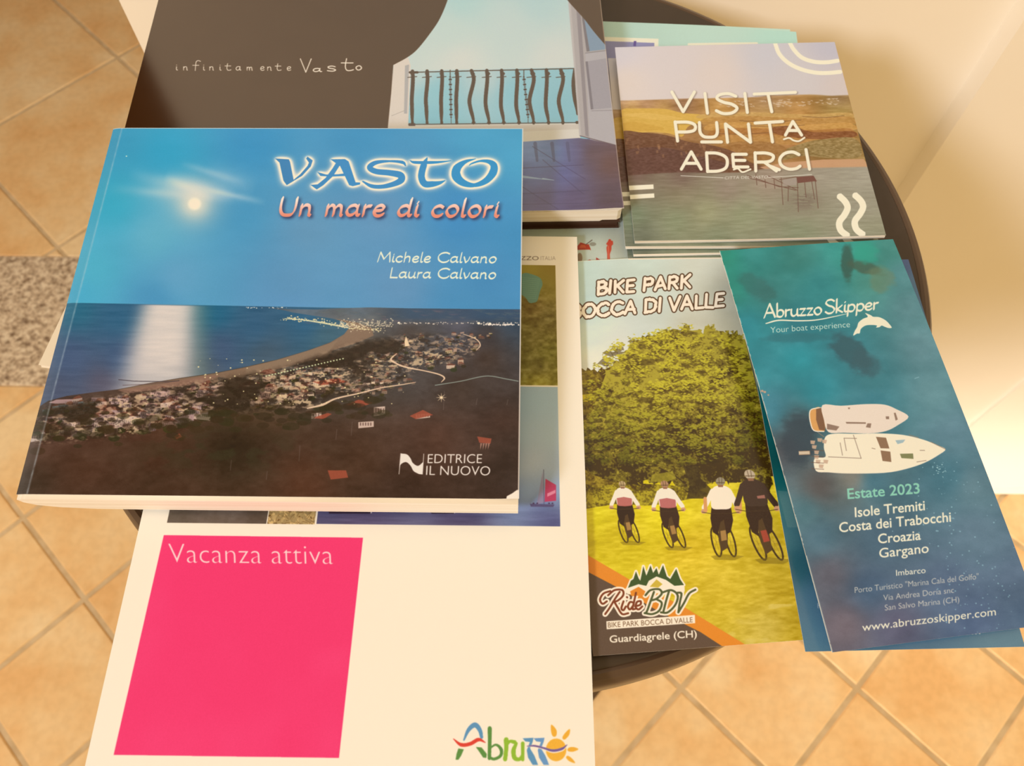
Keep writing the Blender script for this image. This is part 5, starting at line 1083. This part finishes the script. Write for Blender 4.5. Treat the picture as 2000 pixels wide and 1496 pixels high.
# --- boat trip leaflets
M_SK = finish(art_skip(P_SKIP, S_SKIP), 'boat_trip_print', **SP); M_SK2 = finish(art_skip(P_SKIP2, S_SKIP2, True), 'boat_trip_print_lower', **SP)
r2 = root('leaflet', P_SKIP2, .9, 'lower boat trip leaflet, its pale blue border showing beneath the other', 'leaflet', 'boat trip leaflets')
sheet('front_panel', *S_SKIP2, .25, M_SK2, M_PAPER, r2, (0, 0, .9), None, 12, 24); sheet('folded_panels', S_SKIP2[0] - .5, S_SKIP2[1] - .5, .55, M_PAPER, M_PAPER, r2, (0, 0, .6), None, 4, 4)
r1 = root('leaflet', P_SKIP, 1.0, 'upper boat trip leaflet, teal sea with two white boats and a dolphin', 'leaflet', 'boat trip leaflets')
bs = lambda x, y: -1.6 * (y / 104) ** 2 + .8 + .5 * np.sin(x / 28 + 1)
sheet('front_panel', *S_SKIP, .25, M_SK, M_PAPER, r1, (0, 0, 1.0), bs, 24, 48)
sheet('folded_panels', S_SKIP[0] - .5, S_SKIP[1] - .5, .6, M_PAPER, M_PAPER, r1, (0, 0, .7), bs, 16, 32)
# --- dark book under the black one
bk = root('book', (-12.0, 372.0, 8.8, 2.0, 0, 0), 6.0, 'dark brown book, mostly hidden beneath the black balcony book', 'book')
sheet('cover', 138, 160, .8, M_BROWN, M_BROWN, bk, (0, 0, 6), None, 4, 4); sheet('pages', 136, 157, 4.4, M_BROWN, M_BROWN, bk, (0, 0, 5.2), None, 4, 4); sheet('back_cover', 138, 160, .8, M_BROWN, M_BROWN, bk, (0, 0, .8), None, 4, 4)
# --- stack of Punta Aderci brochures
M_PU = finish(art_punta(), 'coast_brochure_print', **SP)
def punta(pose, label, bend, n=40):
    r = root('brochure', pose, 2.0, label, 'brochure', 'stack of square coast brochures')
    sheet('cover', *S_PUNTA, .3, M_PU, M_PAPER, r, (0, 0, 2.0), bend, n, n)
    sheet('pages', S_PUNTA[0] - .5, S_PUNTA[1] + .3, 1.3, M_PAGES, M_PAPER, r, (0, -.3, 1.66), (lambda x, y: bend(x, y) * .6) if bend else None, 20, 20)
    return r
cx, cy, w2_, h2_ = P_PUNTA[0], P_PUNTA[1], S_PUNTA[0] / 2, S_PUNTA[1] / 2
def fromBL(bx, by, z, yaw):
    a = math.radians(yaw); return (bx + w2_ * math.cos(a) - h2_ * math.sin(a), by + w2_ * math.sin(a) + h2_ * math.cos(a), z, yaw, 0, 0)
sag = lambda x, y: -.8 * np.cos(x / 69 * 1.5) * sstep(-20, -74, y) + 1.0 * sstep(-20, -74, y)
punta(P_PUNTA, 'topmost square coast brochure with white lettering, on the stack beside the black book', sag)
punta(fromBL(61.9, 276.6, 8.6, 1.2), 'second square coast brochure, its edge showing left of the topmost one', lambda x, y: .6 * sstep(-20, -74, y), 20)
punta(fromBL(66.4, 273.2, 6.6, 2.2), 'third square coast brochure down, a sliver below the topmost one', None, 8)
punta(fromBL(63.6, 271.8, 4.6, 1.6), 'lowest square coast brochure at the bottom of its stack', None, 8)
# --- large white magazine
M_VA = finish(art_vac(), 'holiday_magazine_print', .4, spec=.35, veil=(.004, .003, .002))
rv = root('magazine', P_VAC, 3.4, 'white holiday magazine with a bright pink square and colourful sun logo', 'magazine')
sheet('cover', *S_VAC, .3, M_VA, M_PAPER, rv, (0, 0, 3.4), None, 20, 30); sheet('pages', S_VAC[0] - .6, S_VAC[1] - .6, 2.7, M_PAGES, M_PAGES, rv, (0, 0, 3.06), None, 4, 4); sheet('back_cover', *S_VAC, .3, M_PAPER, M_PAPER, rv, (0, 0, .32), None, 4, 4)
# --- black book with the balcony
M_IN = finish(art_inf(), 'balcony_book_print', .15, veil=(.02, .014, .008), ior=1.95)
ri = root('book', P_INF, 11.0, 'black book with a photo of a balcony over the sea', 'book')
ib = lambda x, y: 1.4 * np.exp(-(((x - 143) / 16) ** 2 + ((y + 117) / 13) ** 2)) + .5 * np.exp(-((y + 117.5) / 10) ** 2)
sheet('front_cover', *S_INF, .45, M_IN, M_PAPER, ri, (0, 0, 11.0), ib, 60, 50)
def block(name, w, h, t, m_, parent, off, poly=None):
    P = poly or [(-w / 2, -h / 2), (w / 2, -h / 2), (w / 2, h / 2), (-w / 2, h / 2)]
    o = prism(name, [(a * MM, b * MM) for a, b in P], 0, t * MM, [m_], parent); o.location = tuple(q * MM for q in off); return o
block('page_block', 0, 0, 7.6, M_PAGES, ri, (0, 0, 2.9), [(-141, -117), (140, -117.6), (142.2, -116.2), (142.2, 117), (-141, 117)])
block('endpapers', 0, 0, 2.4, M_PAGES, ri, (0, 0, .45), [(-141, -116.0), (131, -116.4), (142.2, -110.5), (142.2, 117), (-141, 117)])
sheet('back_cover', S_INF[0] - 1, S_INF[1] - 6, .45, M_BROWN, M_BROWN, ri, (0, 3, .45), None, 4, 4)
# --- blue photo book
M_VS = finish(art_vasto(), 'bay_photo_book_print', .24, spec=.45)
rs_ = root('photo_book', P_VASTO, 14.0, 'large blue photo book showing a moonlit bay and town at night', 'book')
def vbend(x, y):
    u = x + 113.75
    return -.35 * np.exp(-((u - 5.3) / .8) ** 2) - .9 * np.clip((5 - u) / 5, 0, 1) ** 2 + 1.1 * np.exp(-(((x - 113.7) / 7) ** 2 + ((y + 104.5) / 7) ** 2))
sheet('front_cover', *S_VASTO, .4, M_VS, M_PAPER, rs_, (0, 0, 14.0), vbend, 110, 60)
v = []; prof = [(-113.3, 12.6), (-112.2, 9.0), (-108, 5.4), (-98, 2.4), (-82, .8), (-60, .4), (113.2, .4), (113.4, 13.45), (-109, 13.4)]
K = len(prof); yb, yt = -106.6, 104.0
for yy in (yb, yt):
    for px_, pz in prof: v.append((px_ * MM, (yy + (0 if yy > 0 else -.9 * (1 - pz / 14))) * MM, pz * MM))
f = [tuple(range(K)), tuple(range(2 * K - 1, K - 1, -1))] + [((i + 1) % K, i, K + i, K + (i + 1) % K) for i in range(K)]
mesh_obj('page_block', v, f, [M_PAGES], rs_)
sheet('back_cover', 190, S_VASTO[1], .4, M_PAPER, M_PAPER, rs_, (18, 0, .38), None, 4, 4)
